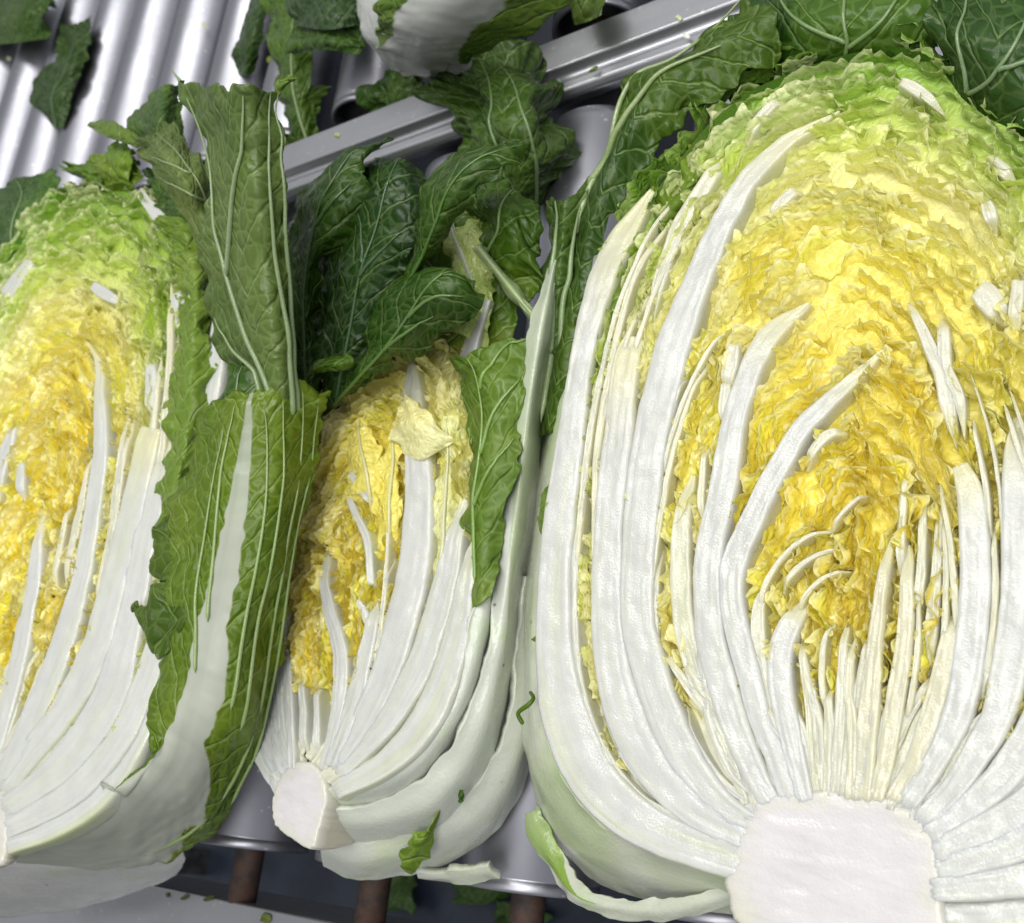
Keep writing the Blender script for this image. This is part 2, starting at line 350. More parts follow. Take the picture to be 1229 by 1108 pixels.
def ribpiece(px, z, parent, depth=0.012, lift=0.0012, colr=WHITE, green=0.15, seed=0, tint=(0.62, 0.74, 0.36), name='rib', mat=None, bow=0.0003, tipsq=False, tipc=(0.90, 0.87, 0.55), both=False):
    """a cut leaf stalk on the cut face: (pixel x, pixel y, width in pixels) along its middle; z is the height of the face"""
    px = np.asarray(px, float)
    if not both:
        e_ = px[-1, :2] - px[-2, :2]; px = np.vstack([px, np.r_[px[-1, :2] + e_ / np.linalg.norm(e_) * 10, px[-1, 2] * .95]])
    n = max(24, int(np.linalg.norm(np.diff(px[:, :2], axis=0), axis=1).sum() / 3.2)); C = spline(px, n)
    T = np.gradient(C[:, :2], axis=0); T /= np.linalg.norm(T, axis=1)[:, None] + 1e-9
    Nn = np.stack([-T[:, 1], T[:, 0]], 1); m = 15
    s = np.arange(n) / (n - 1); Lm = s * np.linalg.norm(np.diff(C[:, :2], axis=0), axis=1).sum()
    w = np.maximum(C[:, 2], 1.5) / 2 * (1 + 0.035 * fbm(Lm / 40.0, 0.2, seed + 4, 2))
    wob = 0.7 * fbm(Lm / 50.0, 3.3, seed + 6, 2)
    if not tipsq: w = w * smooth(-0.02, 0.08, s) ** 0.5
    if both: w = w * smooth(-0.03, 0.3, 1 - s) ** 0.6
    cs = np.linspace(-1, 1, m); prof = np.sign(cs) * np.abs(cs) ** 0.8
    flat = C[:, None, :2] + Nn[:, None] * (w[:, None] * prof[None])[..., None] + Nn[:, None] * wob[:, None, None]
    top = at(flat, np.full(flat.shape[:2], z))
    cc = np.abs(prof)[None]
    zz = lerp(lift, min(lift, 0.0002), smooth(0.6, 1.0, s))[:, None] + bow * (1 - cc ** 3) + 0.0004 * fbm(Lm[:, None] / 22.0, prof[None] * 1.3, seed, 3) + 0.00035 * noise(Lm[:, None] / 60, prof[None] * 6, seed + 21)
    zz = zz - 0.0012 * smooth(0.86, 1.0, cc) - (0.0055 * (1 - smooth(0.0, 0.05 if tipsq else 0.16, s)))[:, None] * (0.3 if tipsq else 1)
    if not both: zz = zz - (0.0016 * smooth(0.965, 1.0, s))[:, None]
    if both: zz = zz - (0.006 * (1 - smooth(0.0, 0.3, 1 - s)))[:, None]
    top = top + np.stack([0 * zz, 0 * zz, zz], -1)
    side = []
    cen = top[:, m // 2][:, None]
    for d, sh in ((0.3, 1.0), (1.0, 0.86)):
        q = cen + (top[:, [0, -1]] - cen) * sh; q[..., 2] -= depth * d; side.append(q)
    P = np.concatenate([side[1][:, :1], side[0][:, :1], top, side[0][:, 1:], side[1][:, 1:]], 1)
    pr = np.concatenate([[-1.1, -1.05], prof, [1.05, 1.1]])
    base = np.array(colr)[None, None] * (0.97 + 0.03 * noise(pr[None] * 5, Lm[:, None] / 90, seed + 1))[..., None]
    g = green * np.clip(0.25 + 0.8 * fbm(pr[None] * 3.2 + 0 * Lm[:, None], Lm[:, None] / 130, seed + 3, 2), 0, 1)
    g = g + green * 1.2 * smooth(0.85, 1.0, np.abs(pr))[None] * np.clip(0.4 + noise(Lm[:, None] / 70, 1.1, seed + 30), 0, 1)
    base = lerp(np.array(tipc), base, (smooth(0.0, 0.22, s) * (smooth(0.0, 0.3, 1 - s) if both else 1))[:, None, None])
    c = lerp(base, np.array(tint), np.clip(g, 0, 0.85)[..., None])
    P = np.concatenate([P[:1] * 0.1 + 0.9 * P[:1].mean(1, keepdims=True), P, P[-1:] * 0.1 + 0.9 * P[-1:].mean(1, keepdims=True)]); c = np.concatenate([c[:1], c, c[-1:]]); w = np.r_[w[0], w, w[-1]]; Lm = np.r_[Lm[0], Lm, Lm[-1]]
    uv = np.stack([np.broadcast_to(pr[None] * w[:, None] * 0.00034, P.shape[:2]), np.broadcast_to(Lm[:, None] * 0.00034, P.shape[:2])], -1)
    return put(name, P, parent, mat or M_RIB, c, uv)

def to_px(P):
    d = P - CAM
    c = d[..., 0:1] * AX + 0
    v = np.stack([d[..., 0] * AX[k] + d[..., 1] * AY[k] + d[..., 2] * AZ[k] for k in range(3)], -1)
    return CX + F * v[..., 0] / v[..., 2], CY + F * v[..., 1] / v[..., 2]
def ribmask(ribs):
    """where the cut stalks lie, so that the leaves packed round them make room"""
    m = np.zeros((1700, 2200)); yy, xx = np.mgrid[-40:41, -40:41]
    for p in ribs:
        p = np.asarray(p, float); n = int(np.linalg.norm(np.diff(p[:, :2], axis=0), axis=1).sum() / 3) + 4
        for x, y, w in spline(p, n):
            r = np.hypot(xx, yy); k = 1 - smooth(w * 0.32, w * 0.47, r)
            i, j = int(y) + 300, int(x) + 500
            if 41 < i < 1650 and 41 < j < 2150: m[i - 40:i + 41, j - 40:j + 41] = np.maximum(m[i - 40:i + 41, j - 40:j + 41], k)
    return m
def arc_resample(P, n):
    P = spline(P, 200); d = np.r_[0, np.cumsum(np.linalg.norm(np.diff(P[:, :2], axis=0), axis=1))]
    t = np.linspace(0, d[-1], n); return np.stack([np.interp(t, d, P[:, k]) for k in range(P.shape[1])], 1)

class Face:
    """the cut face of a half cabbage: nested leaf outlines between the heart and the rim, on a level plane at height z"""
    def __init__(s, z, left, right, inner_l, inner_r, depth, N=240):
        s.z = z; s.depth = depth; s.N = N; s.mask = None
        f = lambda p: at(arc_resample(np.asarray(p, float), N)[:, :2], z)
        s.o = [f(left), f(right)]; s.i = [f(inner_l), f(inner_r)]     # each from the core up to the apex
    def pt(s, q, t):                                                 # q 0 heart .. 1 rim, t 0 left base .. 0.5 apex .. 1 right base
        q, t = np.broadcast_arrays(np.asarray(q, float), np.asarray(t, float))
        out = np.zeros(q.shape + (3,))
        for side in (0, 1):
            k = (t < 0.5) if side == 0 else (t >= 0.5)
            tt = np.clip((t * 2 if side == 0 else 2 - t * 2), 0, 1) * (s.N - 1)
            for c in range(3):
                a = np.interp(tt[k], np.arange(s.N), s.i[side][:, c]); b = np.interp(tt[k], np.arange(s.N), s.o[side][:, c])
                out[..., c][k] = a + (b - a) * q[k]
        return out

def heart_pigment(q, h, vals):             # q 0..1 heart to rim, h 0..1 base to top
    e = np.clip(q + 0.22 * (h - 0.62), 0, 1.2)
    c = ramp(e, vals)
    return lerp(np.array((0.83, 0.82, 0.68)), c, smooth(0.03, 0.20, h)[..., None])

def ruffled(face, parent, qs, vals, rng, amp=0.0023, lam=0.0058, deep=0.0095, tlo=0.2, thi=0.8, step=0.0007, seglen=(0.2, 0.6), name='inner_leaf', zoff=(-0.0030, 0.0022), J=9, leanr=(-0.1, 0.35), gs=5, jump=0.6):
    """thin crinkled leaves packed round the heart, each standing on edge in the cut face"""
    cnt = 0
    for q in qs:
        t = lerp(tlo, tlo * 0.45, q) + rng.uniform(0, 0.05); th_ = 1 - lerp(1 - thi, (1 - thi) * 0.45, q)
        while t < th_ - 0.03:
            t2 = min(th_, t + rng.uniform(*seglen))
            seed = rng.randrange(1, 99999)
            dense = np.linspace(t, t2, 400); qq = q + 0.035 * noise(dense * 11, q * 3, gs) + 0.012 * noise(dense * 30, 0.3, seed)
            C = face.pt(np.clip(qq, 0.0, 1.08), dense)
            d = np.r_[0, np.cumsum(np.linalg.norm(np.diff(C, axis=0), axis=1))]
            n = int(d[-1] / step)
            if n < 12: break
            s = np.linspace(0, d[-1], n); C = np.stack([np.interp(s, d, C[:, k]) for k in range(3)], 1); tt = np.interp(s, d, dense)
            T = np.gradient(C, axis=0); T /= np.linalg.norm(T, axis=1)[:, None] + 1e-9
            Nn = np.stack([-T[:, 1], T[:, 0], 0 * T[:, 0]], 1)
            hh = np.linspace(0, 1, J)[None] ** 1.3
            S = s[:, None] + 0 * hh; Hh = hh + 0 * S
            X_ = C[:, 0][:, None] + 0 * hh; Y_ = C[:, 1][:, None] + 0 * hh     # shared folds: neighbouring leaves nest into one another
            A = amp * (0.8 + 0.6 * noise(s / 0.03, q * 5, gs + 4))[:, None] * (1.0 - 0.5 * Hh)
            lean = -rng.uniform(*leanr) * deep
            z3 = Hh * 0.5
            fr_ = (1.0 - Hh) ** 2.2
            off = A * (1.0 - 0.4 * Hh) * (2.0 * noise(X_ / (lam * 1.5) + z3, Y_ / (lam * 1.5), gs) + 1.0 * noise(X_ / (lam * 0.75) + z3, Y_ / (lam * 0.75), gs + 1) + 0.3 * noise(S / (lam * 1.7), Hh * 0.8, seed)) + lean * Hh ** 0.85
            off = off + A * fr_ * (1.25 * noise(S / (lam * 0.7), 0.4 + 0 * Hh, seed + 2) + 0.5 * noise(S / (lam * 0.28), 0.7 + 0 * Hh, seed + 3)) + 0.0006 * noise(S / 0.003, Hh * deep / 0.003, seed + 15)
            off = off + 0.0045 * noise(X_ / 0.022, Y_ / 0.022, gs + 9)
            tan = A * 0.8 * noise(S / (lam * 0.6), Hh * 1.5 + 9, seed + 5)
            zt = rng.uniform(*zoff) + 0.0010 * noise(s / 0.005, 0.2, seed + 7) + 0.0007 * noise(s / 0.0017, 0.9, seed + 8) + 0.0022 * noise(C[:, 0] / 0.016, C[:, 1] / 0.016, gs + 6)
            zt = zt - 0.007 * smooth(0.35, 0.7, noise(C[:, 0] / 0.011, C[:, 1] / 0.011, gs + 16))      # pits where leaves gape
            endf = (smooth(0, 0.006, s) * smooth(0, 0.006, d[-1] - s))[:, None]
            P = C[:, None] + Nn[:, None] * off[..., None] + T[:, None] * tan[..., None]
            P[..., 2] += zt[:, None] - deep * Hh - 0.003 * (1 - endf)
            if face.mask is not None:
                ax_, ay_ = to_px(P); mk = face.mask[np.clip(ay_ + 300, 0, 1699).astype(int), np.clip(ax_ + 500, 0, 2199).astype(int)]
                P[..., 2] -= 0.009 * mk
            dd = np.minimum(tt, 1 - tt) * 2
            pig = heart_pigment(np.broadcast_to(np.interp(tt, dense, qq)[:, None], S.shape), np.broadcast_to(dd[:, None], S.shape), vals)
            pig = pig * (1 + 0.10 * noise(S / 0.02, Hh * 2, seed + 12))[..., None]
            pale = np.array((0.95, 0.92, 0.60)) if name == 'inner_leaf' else np.array((0.5, 0.65, 0.2))
            pig = lerp(pig, pale, (0.4 * smooth(-0.2, 0.6, noise(X_ / 0.02, Y_ / 0.02, gs + 13)))[..., None])
            pig = lerp(pig, pale, (0.6 * (1 - smooth(0.0, 0.35, Hh)))[..., None])
            put(name, P, parent, M_HEART, np.clip(pig, 0, 0.95)); cnt += 1
            t = t2 - rng.uniform(0.0, 0.04)
    return cnt

def shell(face, parent, vals, name='leaf_shell', inset=0.0085, seed=0, qmax=1.0, floor_z=0.0):
    """the solid body under the cut face: a dented floor between the leaves and the rounded back"""
    nt_, nq = 120, 46
    t = np.linspace(0.0, 1.0, nt_)[:, None]; q = np.linspace(0.0, qmax, nq)[None]
    P = face.pt(q + 0 * t, t + 0 * q)
    dd = np.minimum(t, 1 - t) * 2 + 0 * q
    P[..., 2] += -inset - 0.004 * np.abs(fbm(P[..., 0] / 0.01, P[..., 1] / 0.01, seed, 2)) + (inset - 0.001) * (1 - smooth(0.06, 0.22, dd)) + 0.0012 * fbm(q * 26 + 0 * t, dd * 3, seed + 8, 2) * (1 - smooth(0.06, 0.22, dd))
    c = lerp(np.array((0.80, 0.80, 0.64)), heart_pigment(q + 0 * t, dd, vals), smooth(0.18, 0.42, dd)[..., None])
    put('heart', P, parent, M_HEART, c)
    # back: rim outline shrinking downwards
    rim = face.pt(np.full(nt_, qmax), t[:, 0]); cen = rim.mean(0)
    ax = face.pt(np.full(nt_, 0.0), t[:, 0])
    k = np.linspace(0, 1, 22)[None]; D = face.z - floor_z
    sc = np.cos(k * np.pi / 2 * 0.97) ** 0.7
    Q = ax[:, None] * 0 + cen + (rim[:, None] - cen) * sc[..., None]
    Q[..., 2] = rim[:, None, 2] - 0.004 - (D - 0.004) * np.sin(k * np.pi / 2)
    dq = Q + (rim[:, None] - cen) * (0.012 * fbm(t * 26 + 0 * k, k * 2 + 0 * t, seed + 2, 2))[..., None]
    dq[..., 2] = Q[..., 2]
    hh = dd[:, :1] + 0 * k
    c = ramp(hh, [(0, (0.82, 0.83, 0.76)), (0.35, (0.78, 0.80, 0.68)), (0.6, (0.5, 0.62, 0.26)), (0.8, (0.2, 0.38, 0.06)), (1, (0.1, 0.26, 0.03))])
    put(name, dq, parent, M_STALK, c, np.stack([t * 0.5 + 0 * k, k * 0.1 + 0 * t], -1), flip=True)

def core(px, z, parent, depth, seed=0, rim=(0.84, 0.82, 0.68), mid=(0.84, 0.81, 0.82), dome=0.0005, drop=0.0):
    px = np.asarray(px, float); n = 144
    loop = spline(np.vstack([px, px[:1]]), n + 1)[:-1]; cen = loop.mean(0); size = np.linalg.norm(loop - cen, axis=1).mean()
    th = np.arange(n) / n * 2 * np.pi; loop = cen + (loop - cen) * (1 + 0.022 * fbm(np.cos(th) * 9 + 20, np.sin(th) * 9 + 20, seed + 6, 3))[:, None]
    ks = np.r_[0.0001, np.linspace(0.02, 1, 26)]
    P = []; C = []
    a = np.arange(n) / n
    for k in ks:
        l2 = cen + (loop - cen) * k; p = at(l2, np.full(n, z))
        p[:, 2] += dome * (1 - k ** 4) + 0.0003 * fbm(p[:, 0] / 0.012, p[:, 1] / 0.004, seed, 3) - 0.0008 * smooth(0.95, 1, k)
        P.append(p)
        kk = k + 0.10 * noise(a * 40, k * 6, seed + 1)
        C.append(lerp(np.array(mid), np.array(rim), smooth(0.62, 1.0, kk)[:, None] ** 1.5 * (0.75 + 0.25 * noise(a * 60, 0.1, seed + 2))[:, None]))
    last = P[-1]; c3 = last.mean(0)
    for d, sh in ((0.25, 1.01), (0.6, 0.96), (1.0, 0.85)):
        p = c3 + (last - c3) * sh; p[:, 2] = last[:, 2] - depth * d; P.append(p); C.append(np.tile(np.array((0.76, 0.71, 0.58)), (n, 1)))
    P = np.stack(P); C = np.stack(C)
    uv = np.stack([P[..., 1] * 0.9 + P[..., 0] * 0.2, P[..., 0]], -1)
    return put('core', P, parent, M_CORE, C, uv, wrap=True)

def flap(parent, cx, cy, w, h, ang, z, rng, c, name='torn_leaf', mat=None, ruf=0.0028):
    """a small torn piece of leaf lying on the cut face"""
    ca, sa = math.cos(ang), math.sin(ang); tx, ty = rng.uniform(-.006, .006), rng.uniform(-.006, .006)
    rows = []
    for a in (-1, -.4, .3, 1):
        r = []
        wk = (0.5, 1, 0.95, 0.55)[(-1, -.4, .3, 1).index(a)] * rng.uniform(.75, 1.15)
        for b in (-1, -.35, .35, 1):
            x = b * w * wk * rng.uniform(.85, 1.15); y = a * h
            r.append((cx + x * ca - y * sa, cy + x * sa + y * ca, z + tx * b + ty * a + 0.003 * (1 - b * b) + rng.uniform(-.0012, .0012)))
        rows.append(r)
    return leaf(name, rows, parent, mat or M_HEART, blade=c, ruf=ruf, ruf_l=0.008, edge=0.0022, seed=rng.randrange(9999), n=44, m=36, thick=0)

def side_ribs(face, specs, rng):
    """slender stalks between the thick ones: (q at the base, q at the tip, t end, width, side)"""
    out = []
    for q0, q1, te, w, side in specs:
        t = np.linspace(te, 0.012, 6); q = np.linspace(q1, q0, 6)
        x, y = to_px(face.pt(q, t if side < 0 else 1 - t))
        ww = w * np.array([0.35, 0.75, 1, 1.05, 1.0, 0.8])
        out.append(np.stack([x, y, ww], 1))
    return out

def fine_ribs(face, specs):
    """hair-thin pale veins of inner leaves: (q, drift, t from, t to, width)"""
    out = []
    for q, dq, t0, t1, w in specs:
        t = np.linspace(t1, t0, 7); x, y = to_px(face.pt(q + dq * np.linspace(1, 0, 7), t))
        out.append(np.stack([x, y, w * np.array([0.4, 0.7, 0.9, 1, 1, 0.9, 0.6])], 1))
    return out

# ------------------------------------------------------------------ the setting: floor, conveyor beds
def box(name, x0, x1, y0, y1, z0, z1, parent, mat, bev=0.0):
    V = np.array([[x, y, z] for x in (x0, x1) for y in (y0, y1) for z in (z0, z1)], float) - (base_of(parent) if parent else 0)
    me = mesh_np(V, [[0, 1, 3, 2], [4, 6, 7, 5], [0, 4, 5, 1], [2, 3, 7, 6], [0, 2, 6, 4], [1, 5, 7, 3]], shade=False)
    o = obj(name, me, parent, mat)
    if bev:
        b = o.modifiers.new('bevel', 'BEVEL'); b.width = bev; b.segments = 3
    return o
g = box('floor', -8, 6, -6, 8, -0.80, -0.75, None, M_FLOOR); g['kind'] = 'structure'

RR = 0.040
def lathe_y(name, prof, parent, mat, sides=40, cols=None):
    prof = np.asarray(prof, float); a = np.linspace(0, 2 * np.pi, sides, endpoint=False)
    P = np.stack([prof[:, 1][:, None] * np.cos(a), np.broadcast_to(prof[:, 0][:, None], (len(prof), sides)), prof[:, 1][:, None] * np.sin(a)], -1)
    q = grid_quads(len(prof), sides, True)
    return mesh_np(P, q)
def roller_meshes(L, RR=0.040):
    c = 0.0016; w = 0.0035
    tubem = lathe_y('tube', [(0.02, RR - w), (0.0006, RR - w), (0, RR - w + 0.0006), (0, RR - c), (0.0004, RR - c * .4), (c, RR), (0.006, RR), (0.0065, RR - 0.0005), (0.0075, RR - 0.0005), (0.008, RR),
                             (L - 0.008, RR), (L - c, RR), (L, RR - c), (L, RR - w), (L - 0.02, RR - w)], None, None)
    cap = lathe_y('cap', [(0.012, 0.0002), (0.012, 0.012), (0.014, 0.013), (0.0145, RR - w + 0.0002), (0.02, RR - w + 0.0002)], None, None)
    sh = lathe_y('shaft', [(-0.0365, 0.0002), (-0.0365, 0.010), (0.02, 0.010), (0.03, 0.0002)], None, None, 20)
    tubem.materials.append(M_ROLL); cap.materials.append(M_DARK); sh.materials.append(M_RUST)
    return tubem, cap, sh
def bed(root, xs, y0, y1, RR=0.040):
    tm, cm, sm = roller_meshes(y1 - y0, RR)
    for i, x in enumerate(xs):
        r = obj('roller', tm, root); r.location = np.array((x, y0, -RR + 0.0008 * noise(i * 3.3, 0.1, 7))) - base_of(root)
        obj('end_cap', cm, r); s = obj('shaft', sm, r)
def rail(name, prof, x0, x1, root, mat, bev=0.0015):
    prof = np.asarray(prof, float); n = len(prof)
    V = np.array([[x, y, z] for x in (x0, x1) for y, z in prof]) - base_of(root)
    q = [[i, (i + 1) % n, n + (i + 1) % n, n + i] for i in range(n)]
    me = bpy.data.meshes.new('rail'); me.from_pydata(V.tolist(), [], q + [list(range(n))[::-1], list(range(n, 2 * n))]); me.update()
    o = obj(name, me, root, mat); b = o.modifiers.new('bevel', 'BEVEL'); b.width = bev; b.segments = 3; b.limit_method = 'ANGLE'; b.angle_limit = math.radians(40)
    for p in me.polygons: p.use_smooth = False
    return o
near = thing('roller_conveyor', 'steel roller conveyor carrying the three cut cabbage halves', 'conveyor', (-0.4, 0.2, -0.75))
bed(near, [-0.361 + 0.118 * k for k in range(-7, 5)], -0.033, 0.478)
rail('side_rail', [(0.537, 0.010), (0.509, 0.010), (0.506, 0.004), (0.502, 0.003), (0.499, 0.006), (0.491, 0.006), (0.487, 0.002), (0.487, -0.006), (0.497, -0.010), (0.497, -0.10), (0.537, -0.10)], -2.2, 1.0, near, M_RAIL)
rail('side_rail', [(-0.068, -0.030), (-0.150, -0.030), (-0.150, -0.12), (-0.146, -0.12), (-0.146, -0.036), (-0.072, -0.036), (-0.072, -0.12), (-0.068, -0.12)], -2.2, 1.0, near, M_RAIL)
for x in (-1.5, -0.1):
    for y in (0.517, -0.11): box('leg', x - 0.02, x + 0.02, y - 0.02, y + 0.02, -0.75, -0.1, near, M_DARK)
far = thing('roller_conveyor', 'second steel roller conveyor beyond the rail, strewn with loose green leaves', 'conveyor', (-0.6, 1.0, -0.75))
bed(far, [-0.254, -0.372, -0.490, -0.607, -0.713, -0.807, -0.900, -0.990, -1.083, -1.178, -1.270, -1.362, -1.455, -1.55], 0.572, 1.55, 0.0365)
rail('side_rail', [(1.57, 0.010), (1.62, 0.010), (1.62, -0.10), (1.57, -0.10)], -2.2, 1.0, far, M_RAIL)
for x in (-1.5, -0.1): box('leg', x - 0.02, x + 0.02, 1.575, 1.615, -0.75, -0.1, far, M_DARK)

# ------------------------------------------------------------------ the big half cabbage
ZB = 0.10
big = thing('half_cabbage', 'largest halved napa cabbage with a broad white cut core and deep yellow heart', 'cabbage', tuple(at((1010, 600), 0.0)), 'halved cabbages on the rollers')
VB = [(0, YEL), (0.40, YEL), (0.66, YEL2), (0.82, PALEY), (0.93, LIME), (1.02, (0.36, 0.56, 0.08)), (1.12, (0.16, 0.36, 0.03))]
fb = Face(ZB,
          [(885, 1010), (800, 985), (735, 940), (690, 860), (668, 740), (678, 600), (700, 450), (735, 320), (790, 215), (870, 125), (960, 75), (1060, 45)],
          [(1125, 1010), (1230, 985), (1310, 930), (1365, 830), (1390, 700), (1390, 560), (1370, 420), (1330, 300), (1275, 200), (1210, 120), (1140, 70), (1060, 45)],
          [(985, 955), (1000, 900), (1008, 820), (1010, 720), (1010, 660)],
          [(1020, 955), (1012, 900), (1010, 820), (1010, 720), (1010, 660)], 0.1)
rng = random.Random(4)
shell(fb, big, VB, seed=3)
core([(885, 968), (940, 952), (1010, 948), (1070, 960), (1110, 985), (1126, 1030), (1132, 1090), (1124, 1140), (1060, 1165), (960, 1150), (884, 1105), (870, 1060), (872, 1010)], ZB - 0.0002, big, 0.06, 5)
BR = [
 ([(778, 223, 22), (752, 262, 28), (728, 312, 31), (708, 380, 30), (696, 440, 28), (684, 520, 33), (672, 610, 37), (665, 700, 40), (666, 800, 48), (684, 880, 58), (722, 950, 60), (790, 1000, 52), (890, 1035, 46)], 0.35, 0.0016),
 ([(760, 403, 24), (750, 440, 32), (738, 540, 35), (729, 640, 36), (728, 740, 38), (735, 800, 43), (750, 860, 48), (784, 925, 46), (835, 975, 40), (895, 1005, 36)], 0.2, 0.0014),
 ([(1003, 126, 8), (943, 165, 17), (903, 208, 24), (873, 256, 28), (847, 312, 32), (828, 360, 36), (808, 412, 40), (795, 460, 42), (778, 540, 43), (767, 640, 41), (765, 740, 40), (778, 800, 42), (798, 860, 44), (828, 920, 40), (865, 965, 34), (905, 990, 28)], 0.12, 0.0030),
 ([(967, 358, 14), (930, 389, 24), (909, 423, 27), (894, 460, 28), (881, 499, 29), (874, 545, 31), (862, 607, 33), (851, 660, 34), (849, 740, 35), (860, 800, 36), (878, 860, 34), (905, 930, 30), (925, 965, 26)], 0.1, 0.0026),
 ([(1056, 413, 9), (1026, 447, 15), (992, 484, 20), (961, 515, 24), (937, 555, 27), (918, 591, 28), (900, 631, 29), (884, 662, 30), (878, 695, 30), (881, 743, 30), (896, 802, 30), (912, 864, 28), (931, 912, 26), (945, 955, 22)], 0.08, 0.0024),
 ([(964, 714, 14), (948, 747, 26), (936, 782, 30), (935, 821, 30), (944, 867, 28), (954, 912, 25), (965, 955, 22)], 0.06, 0.0018),
 ([(1066, 640, 7), (1060, 690, 15), (1055, 730, 18), (1049, 782, 22), (1043, 847, 26), (1038, 905, 28), (1034, 955, 26)], 0.12, 0.0015),
 ([(1022, 763, 9), (1019, 800, 12), (1018, 830, 13), (1022, 870, 14), (1020, 950, 14)], 0.12, 0.0008),
 ([(1087, 650, 10), (1088, 727, 19), (1083, 782, 22), (1074, 841, 24), (1063, 912, 22), (1052, 955, 20)], 0.1, 0.0014),
 ([(1146, 727, 14), (1136, 782, 24), (1120, 847, 27), (1098, 912, 25), (1075, 955, 22)], 0.1, 0.0010),
 ([(1151, 557, 22), (1163, 590, 32), (1169, 640, 37), (1170, 685, 38), (1167, 750, 40), (1159, 815, 40), (1144, 870, 36), (1118, 920, 30), (1090, 962, 26)], 0.06, 0.0022),
 ([(1216, 496, 24), (1218, 560, 32), (1221, 640, 40), (1221, 717, 44), (1211, 799, 46), (1199, 854, 42), (1174, 900, 36), (1145, 945, 32), (1108, 985, 28)], 0.08, 0.0016),
 ([(1270, 420, 30), (1285, 560, 40), (1285, 700, 44), (1270, 800, 46), (1245, 870, 48), (1205, 930, 44), (1160, 970, 36), (1115, 1005, 30)], 0.06, 0.0014),
 ([(1330, 500, 30), (1340, 650, 44), (1330, 800, 48), (1295, 900, 52), (1235, 965, 46), (1170, 1000, 38), (1120, 1025, 34)], 0.06, 0.0012),
 ([(1365, 700, 40), (1350, 860, 48), (1300, 960, 52), (1230, 1010, 44), (1170, 1032, 36), (1124, 1045, 30)], 0.08, 0.0008),
 ([(1330, 960, 40), (1270, 1040, 46), (1200, 1060, 40), (1125, 1068, 30)], 0.1, 0.0004),
 # pieces of rib in the upper half
 ([(1085, 355, 8), (1105, 392, 14), (1118, 423, 18), (1130, 453, 20), (1137, 499, 21), (1143, 530, 16)], 0.04, 0.0022),
 ([(1127, 375, 10), (1131, 400, 16), (1134, 440, 16), (1149, 475, 14), (1152, 520, 10)], 0.04, 0.0016),
 ([(1168, 338, 22), (1186, 356, 34), (1205, 384, 24)], 0.03, 0.0015), ([(1221, 325, 14), (1219, 360, 18), (1216, 395, 16)], 0.04, 0.002),
 ([(1072, 92, 9), (1100, 106, 16), (1130, 128, 10)], 0.2, 0.001),
 ([(1182, 184, 12), (1200, 198, 18), (1217, 213, 12)], 0.1, 0.0022),
 ([(1180, 236, 13), (1186, 252, 19), (1191, 271, 14)], 0.05, 0.0018),
 ([(957, 222, 10), (937, 240, 14), (916, 263, 9)], 0.2, 0.0012),
 ([(879, 404, 12), (875, 430, 20), (866, 470, 16)], 0.06, 0.0016), ([(871, 452, 10), (868, 480, 15), (866, 512, 11)], 0.06, 0.0012),
 ([(868, 178, 11), (843, 221, 19), (814, 269, 19), (795, 318, 17), (780, 360, 14), (768, 402, 14)], 0.5, 0.001),
 ([(936, 114, 8), (912, 138, 12), (888, 168, 10)], 0.4, 0.0012), ([(1010, 512, 8), (985, 525, 12), (960, 560, 10)], 0.2, 0.0004),
 ([(1086, 560, 6), (1082, 600, 10), (1079, 650, 12), (1076, 700, 10)], 0.25, 0.0008), ([(1110, 580, 6), (1106, 630, 10), (1103, 690, 12), (1095, 760, 14)], 0.25, 0.0008),
 ([(1126, 600, 6), (1124, 660, 12), (1118, 740, 16), (1108, 810, 16)], 0.2, 0.0004),
 ([(918, 690, 8), (908, 735, 16), (912, 800, 18), (926, 870, 16), (945, 930, 12)], 0.2, -0.001),
 ([(824, 560, 10), (815, 640, 22), (815, 720, 26), (828, 790, 26), (850, 860, 24), (880, 920, 20)], 0.45, -0.0015),
]
FAN = []
for k in range(26):
    a = k / 25; x0 = lerp(900, 1112, a); y0 = 985 - 38 * math.sin(math.pi * a)
    x1 = lerp(790, 1240, a) + rng.uniform(-8, 8); y1 = 800 + 60 * abs(a - 0.5) + rng.uniform(-70, 30)
    xm = lerp(x0, x1, 0.5) + (a - 0.5) * -40; ym = lerp(y0, y1, 0.5)
    FAN.append([(x1, y1, 6), (lerp(xm, x1, .5), lerp(ym, y1, .5), 12), (xm, ym, 16), (x0, y0, 14)])
SIDE = side_ribs(fb, [(q_, q_ + rng.uniform(-.03, .05), rng.uniform(.12, .26), rng.uniform(8, 14), sd) for sd in (-1, 1) for q_ in [0.12 + 0.075 * k + rng.uniform(-.02, .02) for k in range(12)]], rng)
FINE = fine_ribs(fb, [(rng.uniform(.3, .95), rng.uniform(-.06, .04), 0.14 + rng.uniform(0, .12), 0.30 + rng.uniform(0, .10), rng.uniform(5, 9)) for _ in range(13)]
                 + [(rng.uniform(.3, .85), rng.uniform(-.06, .04), 0.86 - rng.uniform(0, .12), 0.70 - rng.uniform(0, .10), rng.uniform(5, 9)) for _ in range(9)])
FINE += [np.array(p, float) for p in ([(1000, 632, 3), (965, 645, 6), (935, 672, 7), (915, 712, 7), (908, 760, 6)], [(1012, 655, 3), (975, 668, 6), (948, 690, 7), (930, 720, 6)], [(1018, 682, 3), (985, 695, 6), (965, 715, 6), (950, 745, 5)],
    [(1000, 742, 4), (988, 770, 7), (985, 815, 8), (990, 870, 8)], [(1040, 590, 3), (1012, 612, 5), (990, 640, 5)], [(1100, 700, 3), (1102, 760, 7), (1094, 830, 8), (1078, 900, 8)], [(1190, 620, 4), (1194, 700, 8), (1186, 790, 9), (1166, 865, 9)])]
